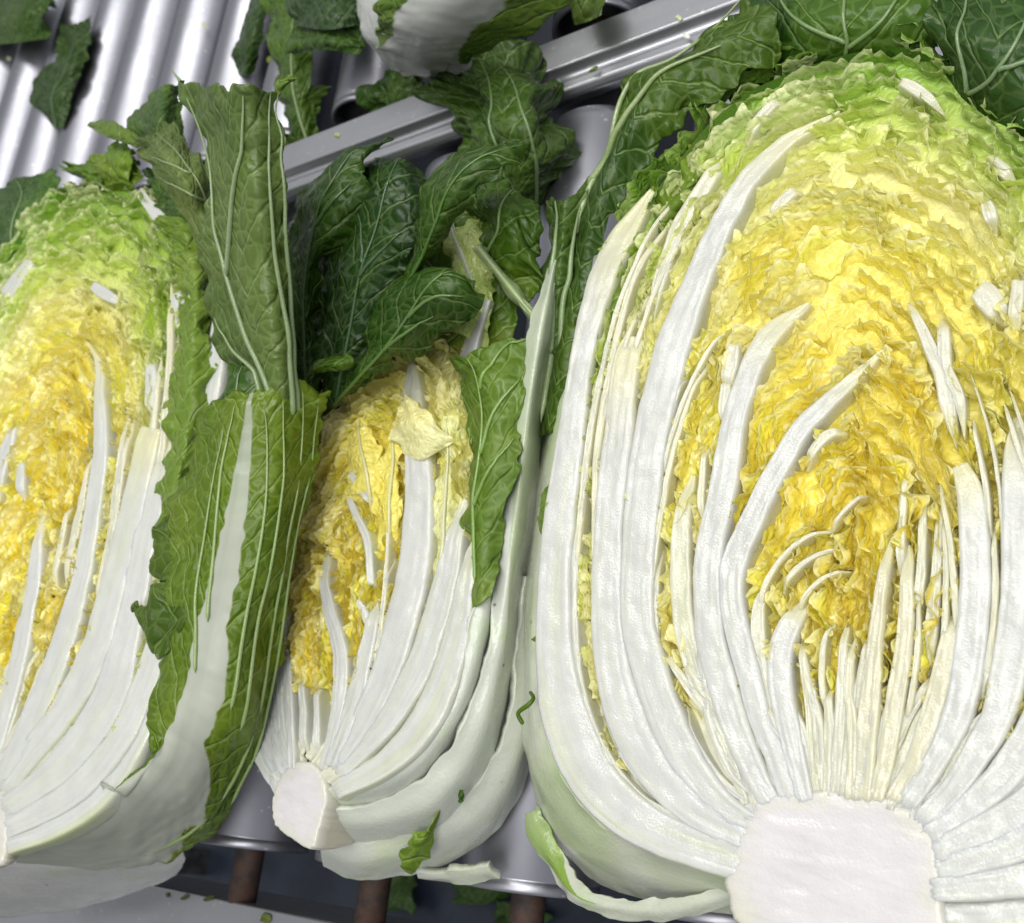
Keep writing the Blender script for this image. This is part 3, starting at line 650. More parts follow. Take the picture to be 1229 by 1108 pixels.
fb.mask = ribmask(SIDE + FINE + [r[0] for r in BR[:16]] + FAN)
ruffled(fb, big, [0.03 + 0.029 * k for k in range(34)], VB, rng, tlo=0.13, thi=0.87)
for k, (p, g_, lf) in enumerate(BR):
    cl = (0.86, 0.83, 0.62) if k in (6, 7, 8, 9) else ((0.88, 0.87, 0.70) if k >= 16 else WHITE)
    ribpiece(p, ZB, big, lift=(lf * 0.25 if k < 16 else -0.0012), both=(k >= 16), green=g_, seed=k * 13 + 1, colr=cl, tint=(0.72, 0.76, 0.42), tipsq=(k in (1, 10)))
ribpiece([(1400, 1010, 40), (1310, 1075, 50), (1225, 1098, 46), (1120, 1100, 36)], ZB, big, lift=-0.004, green=0.2, seed=61, depth=0.03)
ribpiece([(1400, 1090, 40), (1300, 1125, 50), (1215, 1130, 46), (1110, 1125, 36)], ZB, big, lift=-0.010, green=0.3, seed=62, depth=0.04)
for k, p in enumerate(SIDE):
    ribpiece(p, ZB, big, lift=-0.0008 + rng.uniform(-.0008, .0006), green=0.3, seed=1200 + k, colr=(0.84, 0.84, 0.74), tint=(0.78, 0.78, 0.36))
for k, p in enumerate(FINE):
    ribpiece(p, ZB, big, lift=-0.0004, green=0.3, seed=1500 + k, colr=(0.90, 0.88, 0.68), tint=(0.86, 0.82, 0.40), both=True, depth=0.006)
for k, p in enumerate(FAN):
    ribpiece(p, ZB, big, lift=-0.0012 + rng.uniform(-.0008, .0008), green=0.35, seed=900 + k, colr=(0.86, 0.85, 0.70), tint=(0.84, 0.80, 0.36))

# outer leaves of the big half cabbage
leaf('outer_leaf', [  # pale outermost stalk on its left, its green blade torn away
    [(905, 1065, .085), (895, 1085, .075), (880, 1098, .06)],
    [(800, 1030, .088), (790, 1062, .070), (790, 1085, .045)],
    [(722, 990, .090), (700, 1015, .072), (700, 1048, .035)],
    [(668, 910, .092), (645, 930, .075), (640, 960, .030)],
    [(650, 810, .093), (633, 820, .078), (628, 850, .030)],
    [(652, 700, .094), (638, 705, .080), (628, 720, .030)],
    [(664, 590, .094), (650, 590, .082), (638, 600, .030)],
    [(684, 480, .094), (668, 480, .084), (655, 490, .040)],
    [(705, 390, .094), (690, 385, .086), (678, 400, .050)]], big, M_STALK, blade=(0.74, 0.78, 0.62), rib=(0.52, 0.66, 0.30), ruf=0.0015, edge=0.0015, seed=71, blade2=(0.60, 0.70, 0.42), thick=0.003)
leaf('outer_leaf', [  # long green leaf wrapping the upper left
    [(668, 520, .090), (656, 520, .086), (646, 525, .075)],
    [(690, 420, .094), (672, 415, .092), (655, 420, .075)],
    [(712, 330, .097), (694, 322, .100), (676, 330, .085)],
    [(742, 250, .098), (716, 232, .106), (700, 240, .090)],
    [(775, 190, .100), (748, 155, .112), (738, 150, .096)],
    [(830, 140, .100), (795, 90, .114), (768, 98, .100)],
    [(890, 95, .100), (862, 45, .114), (828, 54, .102)],
    [(940, 70, .098), (925, 20, .110), (905, 2, .104)]], big, M_GREEN, blade=(0.10, 0.21, 0.025), rib=(0.42, 0.54, 0.20), ruf=0.006, edge=0.004, seed=72, blade2=(0.05, 0.14, 0.018), thick=0.0009,
    veins=[[(0.55, 0.02), (0.62, 0.4), (0.85, 0.7), (0.93, 1.0)], [(0.7, 0.45), (0.2, 0.62), (-0.2, 0.85)]], vein_r=0.0026, vein_c=(0.50, 0.60, 0.30))
leaf('outer_leaf', [  # dark leaf behind the crown, left
    [(880, 130, .070), (960, 110, .075), (1040, 95, .075), (1120, 100, .07)],
    [(870, 80, .085), (960, 62, .098), (1050, 52, .098), (1125, 60, .085)],
    [(885, 25, .085), (965, 10, .105), (1050, 2, .105), (1125, 5, .09)],
    [(910, -40, .07), (975, -60, .09), (1050, -70, .09), (1110, -60, .075)]], big, M_GREEN, blade=(0.045, 0.14, 0.018), ruf=0.006, edge=0.004, seed=73, blade2=(0.10, 0.24, 0.03),
    veins=[[(0.1, 0), (0.05, 0.6), (0.0, 1)], [(0.08, 0.3), (0.5, 0.6), (0.7, 0.9)], [(0.08, 0.35), (-0.4, 0.6), (-0.7, 0.9)]], vein_r=0.0014, vein_c=(0.32, 0.45, 0.18))
leaf('outer_leaf', [  # big dark leaf with pale veins at the upper right
    [(1120, 100, .080), (1160, 150, .078), (1215, 190, .078), (1270, 240, .07)],
    [(1115, 55, .100), (1165, 90, .104), (1225, 120, .104), (1290, 160, .09)],
    [(1120, 5, .104), (1175, 20, .112), (1240, 40, .112), (1310, 70, .095)],
    [(1135, -60, .09), (1190, -55, .1), (1250, -40, .1), (1320, -10, .085)]], big, M_GREEN, blade=(0.045, 0.13, 0.03), ruf=0.005, edge=0.003, seed=74, blade2=(0.06, 0.17, 0.04),
    veins=[[(-0.35, 0.2), (-0.5, 0.5), (-0.62, 1)], [(-0.35, 0.2), (0.05, 0.45), (0.25, 0.75), (0.3, 1)], [(0.0, 0.42), (0.5, 0.6), (0.8, 0.9)]], vein_r=0.0013, vein_c=(0.34, 0.46, 0.24))
for k, (pts, z0) in enumerate([([(700, 470), (722, 400), (752, 330), (800, 255), (860, 180)], .093), ([(690, 560), (704, 470), (728, 400), (770, 320), (820, 240)], .090)]):
    rows = [[(x - 16, y - 6, z0 - .006), (x, y, z0 + .004), (x + 16, y + 6, z0 - .004)] for x, y in pts]
    leaf('outer_leaf', rows, big, M_GREEN, blade=(0.24, 0.42, 0.05), ruf=0.006, ruf_l=0.012, edge=0.004, seed=80 + k, blade2=(0.38, 0.52, 0.10), n=140, m=30)
# frilly green margins along the rim
rg = random.Random(9)
ruffled(fb, big, [1.0, 1.03, 1.06], [(0, GRN), (0.9, (0.42, 0.58, 0.10)), (1.0, (0.26, 0.46, 0.05)), (1.2, (0.13, 0.32, 0.025))], rg, tlo=0.22, thi=0.72, amp=0.0032, lam=0.008, deep=0.014, name='green_margin', zoff=(-.004, .001), leanr=(-.5, .1))
leaf('loose_stalk', [  # thin trailing stalk at the foot
    [(880, 1062, .080), (880, 1075, .078), (878, 1086, .074)],
    [(820, 1078, .078), (815, 1092, .076), (812, 1106, .070)],
    [(760, 1080, .070), (750, 1092, .068), (742, 1104, .062)],
    [(705, 1066, .060), (692, 1076, .058), (684, 1084, .052)],
    [(676, 1030, .050), (664, 1036, .050), (656, 1040, .046)],
    [(655, 990, .044), (644, 994, .046), (636, 998, .042)],
    [(644, 975, .042), (640, 976, .043), (636, 978, .040)]], big, M_STALK, blade=(0.72, 0.76, 0.62), ruf=0.002, edge=0.002, seed=77, thick=0.002, m=30,
    rib=(0.30, 0.48, 0.06), rib_w=[0, 0, 0, 0.05, 0.9, 1.3, 1.5])
tube('torn_strand', at([(628, 870), (622, 856), (634, 846), (640, 838), (636, 830)], [.095, .098, .1, .098, .094]), [.0010, .0012, .0008], big, M_GREEN, (0.16, 0.32, 0.03), 6, 30)

# ------------------------------------------------------------------ the half cabbage in the left corner
ZL = 0.14
lef = thing('half_cabbage', 'halved napa cabbage with tall upright green leaf and toothed leaf on its side', 'cabbage', tuple(at((60, 620), 0.0)), 'halved cabbages on the rollers')
VL = [(0, YEL), (0.45, YEL), (0.62, YEL2), (0.72, PALEY), (0.83, LIME), (0.94, (0.46, 0.64, 0.10)), (1.08, (0.22, 0.42, 0.04))]
fl = Face(ZL,
          [(-120, 960), (-180, 880), (-195, 780), (-165, 650), (-115, 520), (-55, 400), (0, 305), (50, 240), (110, 218)],
          [(10, 985), (90, 940), (150, 865), (186, 760), (203, 640), (214, 520), (222, 400), (210, 300), (170, 232), (110, 218)],
          [(-55, 930), (-28, 830), (5, 730), (42, 620)], [(-45, 930), (-24, 830), (6, 730), (42, 620)], 0.14)
rl = random.Random(21)
shell(fl, lef, VL, seed=13)
core([(-95, 935), (-55, 915), (-15, 925), (4, 965), (6, 1010), (-5, 1040), (-60, 1050), (-105, 1010)], ZL - 0.0002, lef, 0.015, 15)
LR = [
 ([(98, 406, 5), (114, 436, 10), (119, 470, 13), (121, 500, 16), (121, 540, 17), (116, 588, 19), (108, 642, 20), (97, 697, 22), (81, 751, 25), (62, 807, 27), (40, 856, 27), (18, 903, 25), (2, 940, 22)], 0.15, 0.002),
 ([(49, 604, 4), (46, 648, 10), (42, 690, 15), (34, 728, 18), (26, 770, 19), (15, 820, 18), (0, 875, 16), (-14, 920, 14)], 0.1, 0.0015),
 ([(24, 548, 5), (22, 570, 10), (19, 600, 8)], 0.05, 0.001), ([(17, 500, 6), (8, 529, 13), (-2, 556, 15), (-14, 600, 14)], 0.05, 0.0015),
 ([(180, 513, 26), (173, 550, 28), (164, 590, 29), (153, 634, 30), (143, 677, 30), (131, 722, 31), (116, 774, 33), (96, 820, 34), (68, 864, 33), (36, 902, 30), (6, 942, 26)], 0.25, 0.002),
 ([(200, 494, 14), (195, 548, 22), (187, 588, 25), (177, 632, 27), (168, 680, 28), (158, 728, 30), (148, 776, 35), (135, 822, 40), (111, 870, 42), (75, 916, 38), (38, 948, 32), (6, 970, 26)], 0.15, 0.001),
 ([(205, 640, 14), (198, 700, 20), (188, 760, 24), (172, 818, 28), (145, 880, 30), (105, 932, 32), (62, 966, 30), (10, 992, 26)], 0.2, -0.0005),
 ([(190, 800, 14), (172, 860, 22), (140, 920, 28), (100, 966, 30), (55, 995, 28), (8, 1012, 24)], 0.45, -0.003),
 ([(160, 220, 8), (172, 238, 12), (186, 256, 16), (201, 278, 15)], 0.25, 0.0025), ([(206, 344, 8), (211, 362, 16), (214, 380, 14), (206, 402, 8)], 0.1, 0.0022),
 ([(176, 428, 8), (178, 450, 13), (178, 480, 14), (179, 505, 12)], 0.2, 0.001), ([(104, 338, 9), (120, 350, 15), (145, 364, 8)], 0.15, 0.0022),

 ([(0, 360, 14), (16, 336, 14), (32, 314, 12), (42, 302, 8)], 0.15, 0.003),
 ([(268, 340, 10), (264, 380, 18), (257, 430, 22), (250, 475, 20), (243, 510, 18), (236, 560, 18)], 0.1, 0.0),
]
SIDEL = side_ribs(fl, [(q_, q_ + rl.uniform(-.03, .05), rl.uniform(.12, .26), rl.uniform(8, 12), 1) for q_ in [0.15 + 0.09 * k for k in range(9)]], rl) + side_ribs(fl, [(q_, q_ + .02, rl.uniform(.2, .3), rl.uniform(20, 28), -1) for q_ in [0.2 + 0.13 * k for k in range(7)]], rl)
FINEL = fine_ribs(fl, [(rl.uniform(.25, .95), rl.uniform(-.06, .04), 0.86 - rl.uniform(0, .12), 0.68 - rl.uniform(0, .10), rl.uniform(5, 9)) for _ in range(10)])
fl.mask = ribmask(SIDEL + FINEL + [r[0] for r in LR if len(r[0]) > 4])
ruffled(fl, lef, [0.04 + 0.031 * k for k in range(32)], VL, rl, tlo=0.16, thi=0.86, step=0.0008, lam=0.0066, amp=0.0025)
for k, (p, g_, lf) in enumerate(LR):
    ribpiece(p, ZL, lef, lift=(lf * 0.6 if len(p) > 4 else -0.001), both=len(p) <= 4, green=g_, seed=k * 11 + 300, tint=(0.68, 0.76, 0.36), tipsq=(k in (4,)))
for k, p in enumerate(FINEL):
    ribpiece(p, ZL, lef, lift=-0.0004, green=0.3, seed=1600 + k, colr=(0.90, 0.88, 0.68), tint=(0.84, 0.82, 0.40), both=True, depth=0.006)
for k, p in enumerate(SIDEL):
    ribpiece(p, ZL, lef, lift=(-0.001 if k < 9 else 0.0006), green=0.3, seed=1300 + k, colr=(0.84, 0.84, 0.74), tint=(0.78, 0.78, 0.36))
for k in range(12):
    a = k / 11; x0 = lerp(-70, 2, a); y0 = 930 + 30 * a; x1 = lerp(-40, 140, a) + rl.uniform(-8, 8); y1 = 790 + 30 * a + rl.uniform(-40, 20)
    ribpiece([(x1, y1, 5), (lerp(x0, x1, .6) + 6, lerp(y0, y1, .6), 11), (lerp(x0, x1, .3) + 4, lerp(y0, y1, .3), 13), (x0, y0, 12)], ZL, lef, lift=-0.0014, green=0.3, seed=340 + k, colr=(0.85, 0.83, 0.68), tint=(0.82, 0.78, 0.36))
# side leaves of it
leaf('outer_leaf', [  # the big leaf down its side with a broad white midrib
    [(5, 990, .134), (5, 1002, .128), (8, 1012, .118), (12, 1022, .105), (20, 1036, .09)],
    [(100, 962, .137), (112, 980, .130), (122, 1000, .116), (134, 1020, .09), (150, 1042, .06)],
    [(158, 905, .139), (180, 915, .137), (200, 935, .125), (225, 968, .10), (240, 1012, .055)],
    [(178, 850, .141), (200, 860, .141), (225, 875, .135), (262, 905, .115), (288, 945, .075)],
    [(186, 790, .142), (215, 800, .145), (240, 815, .142), (285, 840, .125), (318, 875, .09)],
    [(158, 728, .148), (215, 735, .150), (254, 745, .146), (300, 755, .132), (338, 785, .098)],
    [(186, 660, .149), (230, 670, .152), (270, 680, .150), (318, 680, .138), (356, 700, .108)],
    [(196, 590, .150), (245, 590, .154), (286, 595, .152), (335, 590, .140), (374, 580, .112)],
    [(225, 525, .150), (262, 520, .156), (296, 520, .153), (340, 505, .142), (388, 505, .115)],
    [(262, 484, .150), (280, 480, .156), (303, 474, .153), (340, 456, .145), (396, 470, .117)]], lef, M_GREEN,
    blade=(0.17, 0.31, 0.018), blade2=(0.22, 0.36, 0.03), rib=(0.76, 0.80, 0.68), rib_w=[1.3, 1.25, 0.75, 0.36, 0.30, 0.22, 0.17, 0.12, 0.08, 0.04], ruf=0.0035, edge=0.004, seed=101, jag=0.030, jag_l=0.022, jag_side=-1, n=230, m=150, thick=0.0016,
    veins=[[(0.80, 0.12), (0.84, 0.5), (0.80, 0.75), (0.72, 0.97)], [(0.97, 0.3), (0.96, 0.6), (0.9, 0.97)], [(0.62, 0.4), (0.58, 0.7), (0.48, 0.95)], [(0.45, 0.42), (0.38, 0.7), (0.25, 0.95)], [(-0.1, 0.45), (-0.35, 0.65), (-0.45, 0.9)], [(-0.05, 0.55), (-0.3, 0.8), (-0.3, 0.95)]], vein_r=0.0013, vein_c=(0.46, 0.58, 0.28))
leaf('outer_leaf', [  # darker fold of that leaf behind the toothed flap
    [(240, 640, .13), (270, 640, .135), (300, 640, .13)], [(245, 560, .14), (275, 555, .146), (305, 560, .14)], [(255, 490, .145), (283, 480, .15), (312, 480, .145)], [(268, 440, .145), (292, 430, .15), (318, 430, .145)]], lef, M_GREEN,
    blade=(0.06, 0.17, 0.02), blade2=(0.12, 0.25, 0.05), ruf=0.004, seed=108, edge=0.004, veins=[[(-.2, 0), (0, .5), (0, 1)]], vein_c=(0.4, 0.5, 0.3))
leaf('outer_leaf', [  # lowest leaf under the base
    [(-75, 1030, .10), (-75, 1042, .085), (-75, 1054, .07), (-75, 1066, .05)],
    [(-10, 1012, .097), (-10, 1042, .078), (-10, 1074, .047), (-10, 1098, .010)],
    [(40, 1012, .09), (45, 1045, .072), (50, 1075, .04), (50, 1096, .004)],
    [(110, 1015, .08), (115, 1042, .06), (115, 1068, .03), (110, 1088, .003)],
    [(165, 1000, .065), (176, 1026, .048), (184, 1048, .025), (176, 1066, .003)],
    [(205, 985, .05), (214, 1010, .038), (222, 1034, .02), (212, 1052, .003)]], lef, M_STALK, blade=(0.70, 0.70, 0.68), blade2=(0.64, 0.65, 0.62), ruf=0.0008, edge=0.0008, seed=102, thick=0.003)
leaf('outer_leaf', [  # upright leaf seen from its veined underside
    [(300, 500, .130), (320, 502, .140), (340, 502, .140), (357, 500, .130)],
    [(288, 455, .140), (312, 452, .152), (336, 452, .152), (356, 450, .140)],
    [(262, 400, .150), (298, 400, .165), (328, 400, .165), (353, 400, .150)],
    [(247, 318, .170), (280, 320, .185), (315, 320, .185), (347, 320, .170)],
    [(252, 250, .190), (272, 245, .200), (306, 242, .205), (340, 240, .190)],
    [(243, 180, .200), (262, 172, .215), (297, 168, .220), (333, 175, .205)],
    [(216, 98, .200), (250, 104, .225), (290, 106, .235), (336, 110, .215)]], lef, M_PALE,
    blade=(0.15, 0.27, 0.075), blade2=(0.20, 0.33, 0.11), ruf=0.004, edge=0.003, seed=103, n=130, m=70,
    veins=[[(0.1, 0.0), (-0.25, 0.25), (-0.55, 0.5), (-0.80, 0.7), (-0.93, 1.0)], [(0.72, 0.0), (0.66, 0.35), (0.62, 0.65), (0.80, 1.0)], [(0.95, 0.0), (0.92, 0.4), (0.90, 0.7), (0.95, 1.0)], [(-0.52, 0.47), (-0.1, 0.68), (0.25, 0.82), (0.4, 0.97)], [(-0.3, 0.0), (-0.55, 0.2), (-0.85, 0.38)]], vein_r=0.0020, vein_c=(0.42, 0.52, 0.30))
tube('leaf_tip', at([(218, 100), (212, 92), (206, 84)], [.2, .201, .202]), [.0015, .0008, .0003], lef, M_STALK, (0.3, 0.42, 0.18), 6, 12)
leaf('leaf_tip', [[(330, 112, .214), (334, 115, .214), (338, 112, .214)], [(332, 100, .216), (338, 103, .217), (343, 101, .216)], [(348, 92, .218), (351, 94, .218), (353, 93, .218)]], lef, M_PALE, blade=(0.22, 0.38, 0.08), n=20, m=16, seed=6, ruf=.001, edge=.001)
leaf('outer_leaf', [  # pale folded leaf beside it
    [(238, 300, .160), (250, 300, .162), (262, 285, .160)], [(212, 246, .165), (238, 258, .172), (258, 238, .165)], [(190, 216, .170), (222, 226, .188), (246, 200, .175)], [(172, 192, .170), (200, 190, .192), (226, 170, .175)], [(163, 166, .165), (180, 160, .182), (198, 146, .165)]], lef, M_PALE,
    blade=(0.19, 0.31, 0.085), blade2=(0.24, 0.36, 0.12), ruf=0.003, edge=0.0035, seed=104, veins=[[(0.6, 0), (0.5, .5), (0.3, 1)], [(0.55, .3), (-.2, .5), (-.8, .55)], [(0.5, .55), (-.1, .72), (-.7, .8)]], vein_r=0.0010, vein_c=(0.36, 0.46, 0.24))
leaf('outer_leaf', [[(200, 185, .15), (212, 190, .155), (225, 180, .15)], [(165, 170, .150), (195, 165, .165), (218, 160, .15)], [(158, 140, .150), (190, 135, .168), (216, 130, .15)], [(185, 112, .145), (200, 106, .16), (217, 104, .145)]], lef, M_GREEN,
    blade=(0.07, 0.18, 0.03), blade2=(0.12, 0.26, 0.04), ruf=0.005, edge=0.003, seed=105)
leaf('outer_leaf', [[(165, 178, .16), (168, 173, .163), (172, 168, .16)], [(135, 166, .163), (140, 158, .166), (145, 151, .163)], [(112, 156, .163), (118, 149, .166), (122, 143, .163)], [(104, 151, .16), (106, 148, .162), (107, 145, .16)]], lef, M_GREEN, blade=(0.22, 0.38, 0.07), ruf=0.0015, edge=0.0015, seed=106, n=40, m=20)
for k, rows in enumerate([
    [[(110, 240, .125), (140, 232, .13), (170, 240, .125)], [(90, 215, .135), (125, 205, .147), (165, 208, .14)], [(80, 200, .13), (115, 190, .142), (160, 185, .135)]],
    [[(170, 250, .13), (195, 262, .135), (222, 290, .13)], [(185, 230, .135), (210, 240, .145), (240, 275, .14)], [(170, 200, .13), (205, 212, .145), (240, 240, .14)]],
    [[(125, 225, .135), (145, 220, .14), (160, 225, .135)], [(118, 195, .14), (140, 188, .152), (162, 195, .145)], [(128, 178, .14), (145, 172, .15), (165, 180, .145)]]]):
    leaf('crown_leaf', rows, lef, M_GREEN, blade=[(0.20, 0.40, 0.04), (0.07, 0.18, 0.02), (0.17, 0.36, 0.03)][k], blade2=[(0.32, 0.5, 0.07), (0.1, 0.25, 0.03), (0.26, 0.46, 0.05)][k], ruf=0.006, ruf_l=0.012, edge=0.004, seed=120 + k, n=60, m=60)
leaf('outer_leaf', [[(80, 330, .11), (40, 320, .12), (-20, 380, .11)], [(60, 280, .12), (20, 280, .13), (-30, 310, .12)], [(72, 214, .12), (30, 235, .13), (-30, 250, .12)], [(60, 200, .115), (20, 215, .125), (-30, 235, .115)]], lef, M_GREEN, blade=(0.05, 0.16, 0.02), blade2=(0.09, 0.24, 0.03), ruf=0.004, edge=0.005, seed=126, veins=[[(0.2, 0), (0.1, .5), (0, 1)]], vein_c=(.4, .5, .3))
leaf('inner_leaf', [  # light green frilly blade right of the cut stalks
    [(182, 662, .136), (192, 655, .140), (205, 650, .136)], [(178, 610, .138), (202, 600, .146), (226, 585, .138)], [(192, 525, .138), (220, 515, .148), (248, 510, .138)], [(205, 430, .138), (228, 425, .149), (252, 420, .138)], [(212, 340, .136), (232, 335, .147), (250, 335, .136)], [(196, 265, .135), (212, 262, .142), (232, 275, .135)]], lef, M_GREEN,
    blade=(0.26, 0.45, 0.07), blade2=(0.36, 0.54, 0.12), ruf=0.006, ruf_l=0.013, edge=0.004, seed=127, n=140, m=50)

for k, rows in enumerate([
    [[(215, 770, .146), (225, 735, .150), (228, 700, .148)], [(185, 782, .149), (188, 742, .153), (200, 700, .150)], [(166, 758, .149), (165, 738, .152), (176, 722, .150)], [(157, 732, .148), (158, 728, .149), (160, 726, .148)]],
    [[(222, 700, .147), (228, 660, .151), (225, 620, .148)], [(192, 698, .150), (196, 660, .153), (198, 622, .150)], [(180, 688, .149), (184, 662, .152), (186, 640, .149)]]]):
    leaf('leaf_lobe', rows, lef, M_GREEN, blade=(0.085, 0.18, 0.012), blade2=(0.13, 0.24, 0.02), ruf=0.004, ruf_l=0.014, edge=0.004, seed=190 + k, n=50, m=60)

# ------------------------------------------------------------------ the half cabbage in the middle
ZM = 0.085
mid = thing('half_cabbage', 'slim halved napa cabbage with small oval core, overhung by dark green leaves', 'cabbage', tuple(at((470, 700), 0.0)), 'halved cabbages on the rollers')
VM = [(0, YEL), (0.55, YEL), (0.75, YEL2), (0.92, PALEY), (1.05, (0.66, 0.72, 0.22)), (1.2, LIME)]
fm = Face(ZM,
          [(330, 945), (300, 900), (280, 820), (285, 720), (310, 620), (345, 530), (385, 460), (430, 410), (490, 370)],
          [(395, 945), (450, 915), (500, 860), (535, 780), (556, 690), (570, 590), (575, 500), (560, 420), (530, 380), (490, 370)],
          [(362, 910), (366, 850), (374, 780), (394, 680)], [(364, 910), (367, 850), (375, 780), (394, 680)], 0.085)
rm = random.Random(33)
shell(fm, mid, VM, seed=23)
core([(336, 930), (352, 916), (372, 916), (386, 930), (391, 960), (384, 990), (374, 1018), (352, 1008), (330, 990), (326, 960)], ZM - 0.0002, mid, 0.03, 25)
MR = [
 ([(387, 655, 8), (389, 700, 11), (395, 732, 14), (404, 760, 17), (409, 795, 18), (408, 830, 16), (400, 875, 14), (388, 915, 12)], 0.2, 0.0015),
 ([(449, 718, 8), (446, 749, 16), (438, 785, 19), (429, 826, 20), (416, 868, 19), (398, 912, 16)], 0.1, 0.0015),
 ([(488, 432, 20), (491, 475, 22), (500, 540, 28), (503, 590, 33), (501, 640, 35), (494, 690, 37), (483, 735, 38), (470, 785, 37), (452, 832, 34), (430, 874, 28), (404, 916, 22)], 0.05, 0.002),
 ([(552, 595, 14), (545, 640, 22), (536, 693, 28), (522, 745, 32), (504, 795, 33), (480, 840, 31), (450, 882, 27), (410, 922, 22)], 0.2, 0.0012),
 ([(562, 640, 12), (557, 700, 24), (546, 765, 32), (527, 826, 36), (498, 878, 36), (456, 920, 30), (408, 945, 24)], 0.35, 0.0),
 ([(416, 561, 5), (432, 585, 10), (450, 610, 9)], 0.25, 0.001), ([(413, 584, 5), (428, 620, 9), (441, 650, 9), (444, 692, 8)], 0.25, 0.001),
 ([(345, 770, 6), (344, 810, 10), (346, 860, 10), (350, 915, 9)], 0.2, 0.0), ([(360, 810, 5), (362, 860, 9), (362, 915, 9)], 0.3, -0.0005), ([(378, 820, 5), (379, 870, 9), (376, 915, 9)], 0.3, -0.0005),
 ([(425, 715, 5), (436, 735, 9), (444, 760, 8)], 0.1, 0.0), ([(330, 800, 7), (328, 850, 14), (333, 905, 13), (340, 940, 10)], 0.15, -0.001), ([(312, 830, 8), (312, 880, 16), (322, 925, 14), (334, 955, 10)], 0.2, -0.002),
]
SIDEM = side_ribs(fm, [(q_, q_ + .02, rm.uniform(.2, .3), rm.uniform(14, 20), -1) for q_ in [0.4 + 0.14 * k for k in range(5)]], rm)
FINEM = fine_ribs(fm, [(rm.uniform(.3, .9), rm.uniform(-.06, .04), 0.88 - rm.uniform(0, .12), 0.68 - rm.uniform(0, .10), rm.uniform(4, 8)) for _ in range(8)])
fm.mask = ribmask([r[0] for r in MR] + SIDEM + FINEM)
for k, p in enumerate(FINEM):
    ribpiece(p, ZM, mid, lift=-0.0004, green=0.3, seed=1700 + k, colr=(0.90, 0.88, 0.68), tint=(0.84, 0.82, 0.40), both=True, depth=0.006)
for k, p in enumerate(SIDEM):
    ribpiece(p, ZM, mid, lift=-0.0006, green=0.2, seed=1400 + k)
ruffled(fm, mid, [0.05 + 0.04 * k for k in range(24)], VM, rm, tlo=0.12, thi=0.82, step=0.0008, lam=0.0066, amp=0.0024, gs=45)
for k, (p, g_, lf) in enumerate(MR):
    ribpiece(p, ZM, mid, lift=lf * 0.6, both=(len(p) == 3), green=g_, seed=k * 7 + 500, tint=(0.68, 0.74, 0.36), tipc=(0.80, 0.80, 0.62))
leaf('torn_leaf', [[(484, 545, .086), (505, 552, .088), (530, 540, .086)], [(474, 520, .089), (505, 525, .094), (538, 528, .089)], [(476, 492, .090), (497, 500, .096), (522, 505, .090)], [(482, 468, .089), (488, 472, .092), (498, 480, .089)]], mid, M_HEART, blade=(0.90, 0.84, 0.38), blade2=(0.86, 0.84, 0.44), ruf=0.003, ruf_l=0.01, edge=0.003, seed=131, n=50, m=44, thick=0)
for k, (rows, c) in enumerate([
    ([[(430, 650, .066), (450, 650, .068), (470, 650, .066)], [(420, 590, .082), (442, 580, .088), (462, 580, .082)], [(412, 545, .082), (432, 530, .087), (450, 530, .082)], [(418, 510, .08), (430, 500, .083), (442, 505, .08)]], YEL2),
    ([[(450, 700, .066), (470, 700, .068), (484, 700, .066)], [(448, 620, .082), (468, 615, .087), (484, 615, .082)], [(455, 545, .082), (472, 540, .086), (484, 545, .082)], [(460, 515, .08), (470, 512, .083), (480, 515, .08)]], YEL2),
    ([[(505, 750, .066), (518, 755, .068), (528, 745, .066)], [(518, 660, .080), (530, 665, .085), (543, 660, .08)], [(525, 580, .080), (536, 580, .085), (550, 580, .08)], [(530, 500, .08), (540, 500, .084), (548, 500, .08)]], (0.86, 0.86, 0.42))]):
    leaf('inner_leaf', rows, mid, M_HEART, blade=c, ruf=0.004, ruf_l=0.012, edge=0.003, seed=140 + k, n=70, m=36, thick=0, veins=[[(0, 0), (0.05, .5), (0, 1)]], vein_r=0.0016, vein_c=(0.86, 0.84, 0.6))
# stalks of the outer leaves wrapping its right side and foot, outermost last
WST = dict(blade=(0.74, 0.78, 0.68), blade2=(0.70, 0.76, 0.58), ruf=0.0012, edge=0.0012, thick=0.004)
leaf('outer_leaf', [[(392, 948, .083), (393, 960, .079), (394, 975, .07)], [(440, 935, .084), (448, 950, .078), (450, 970, .065)], [(495, 895, .084), (508, 915, .078), (512, 940, .06)], [(540, 830, .084), (556, 845, .078), (562, 870, .06)], [(566, 750, .084), (582, 755, .079), (590, 775, .062)], [(578, 670, .084), (594, 672, .08), (604, 685, .065)]], mid, M_STALK, seed=151, **WST)
leaf('outer_leaf', [[(393, 972, .078), (393, 990, .07), (392, 1010, .055)], [(440, 968, .072), (450, 990, .064), (450, 1015, .045)], [(505, 935, .072), (522, 965, .062), (530, 995, .04)], [(556, 870, .074), (576, 895, .064), (588, 930, .038)], [(586, 780, .076), (604, 790, .068), (616, 820, .042)], [(592, 690, .081), (614, 692, .079), (630, 712, .05)], [(604, 590, .089), (627, 588, .088), (646, 600, .06)], [(617, 490, .097), (638, 488, .097), (657, 495, .07)], [(634, 400, .101), (652, 396, .102), (670, 402, .08)], [(655, 320, .102), (668, 312, .103), (684, 318, .085)]], mid, M_STALK, seed=152, rib=(0.60, 0.69, 0.46), rib_w=[0, 0, 0, 0, 0, .1, .6, 1.2, 1.4, 1.5], **WST)
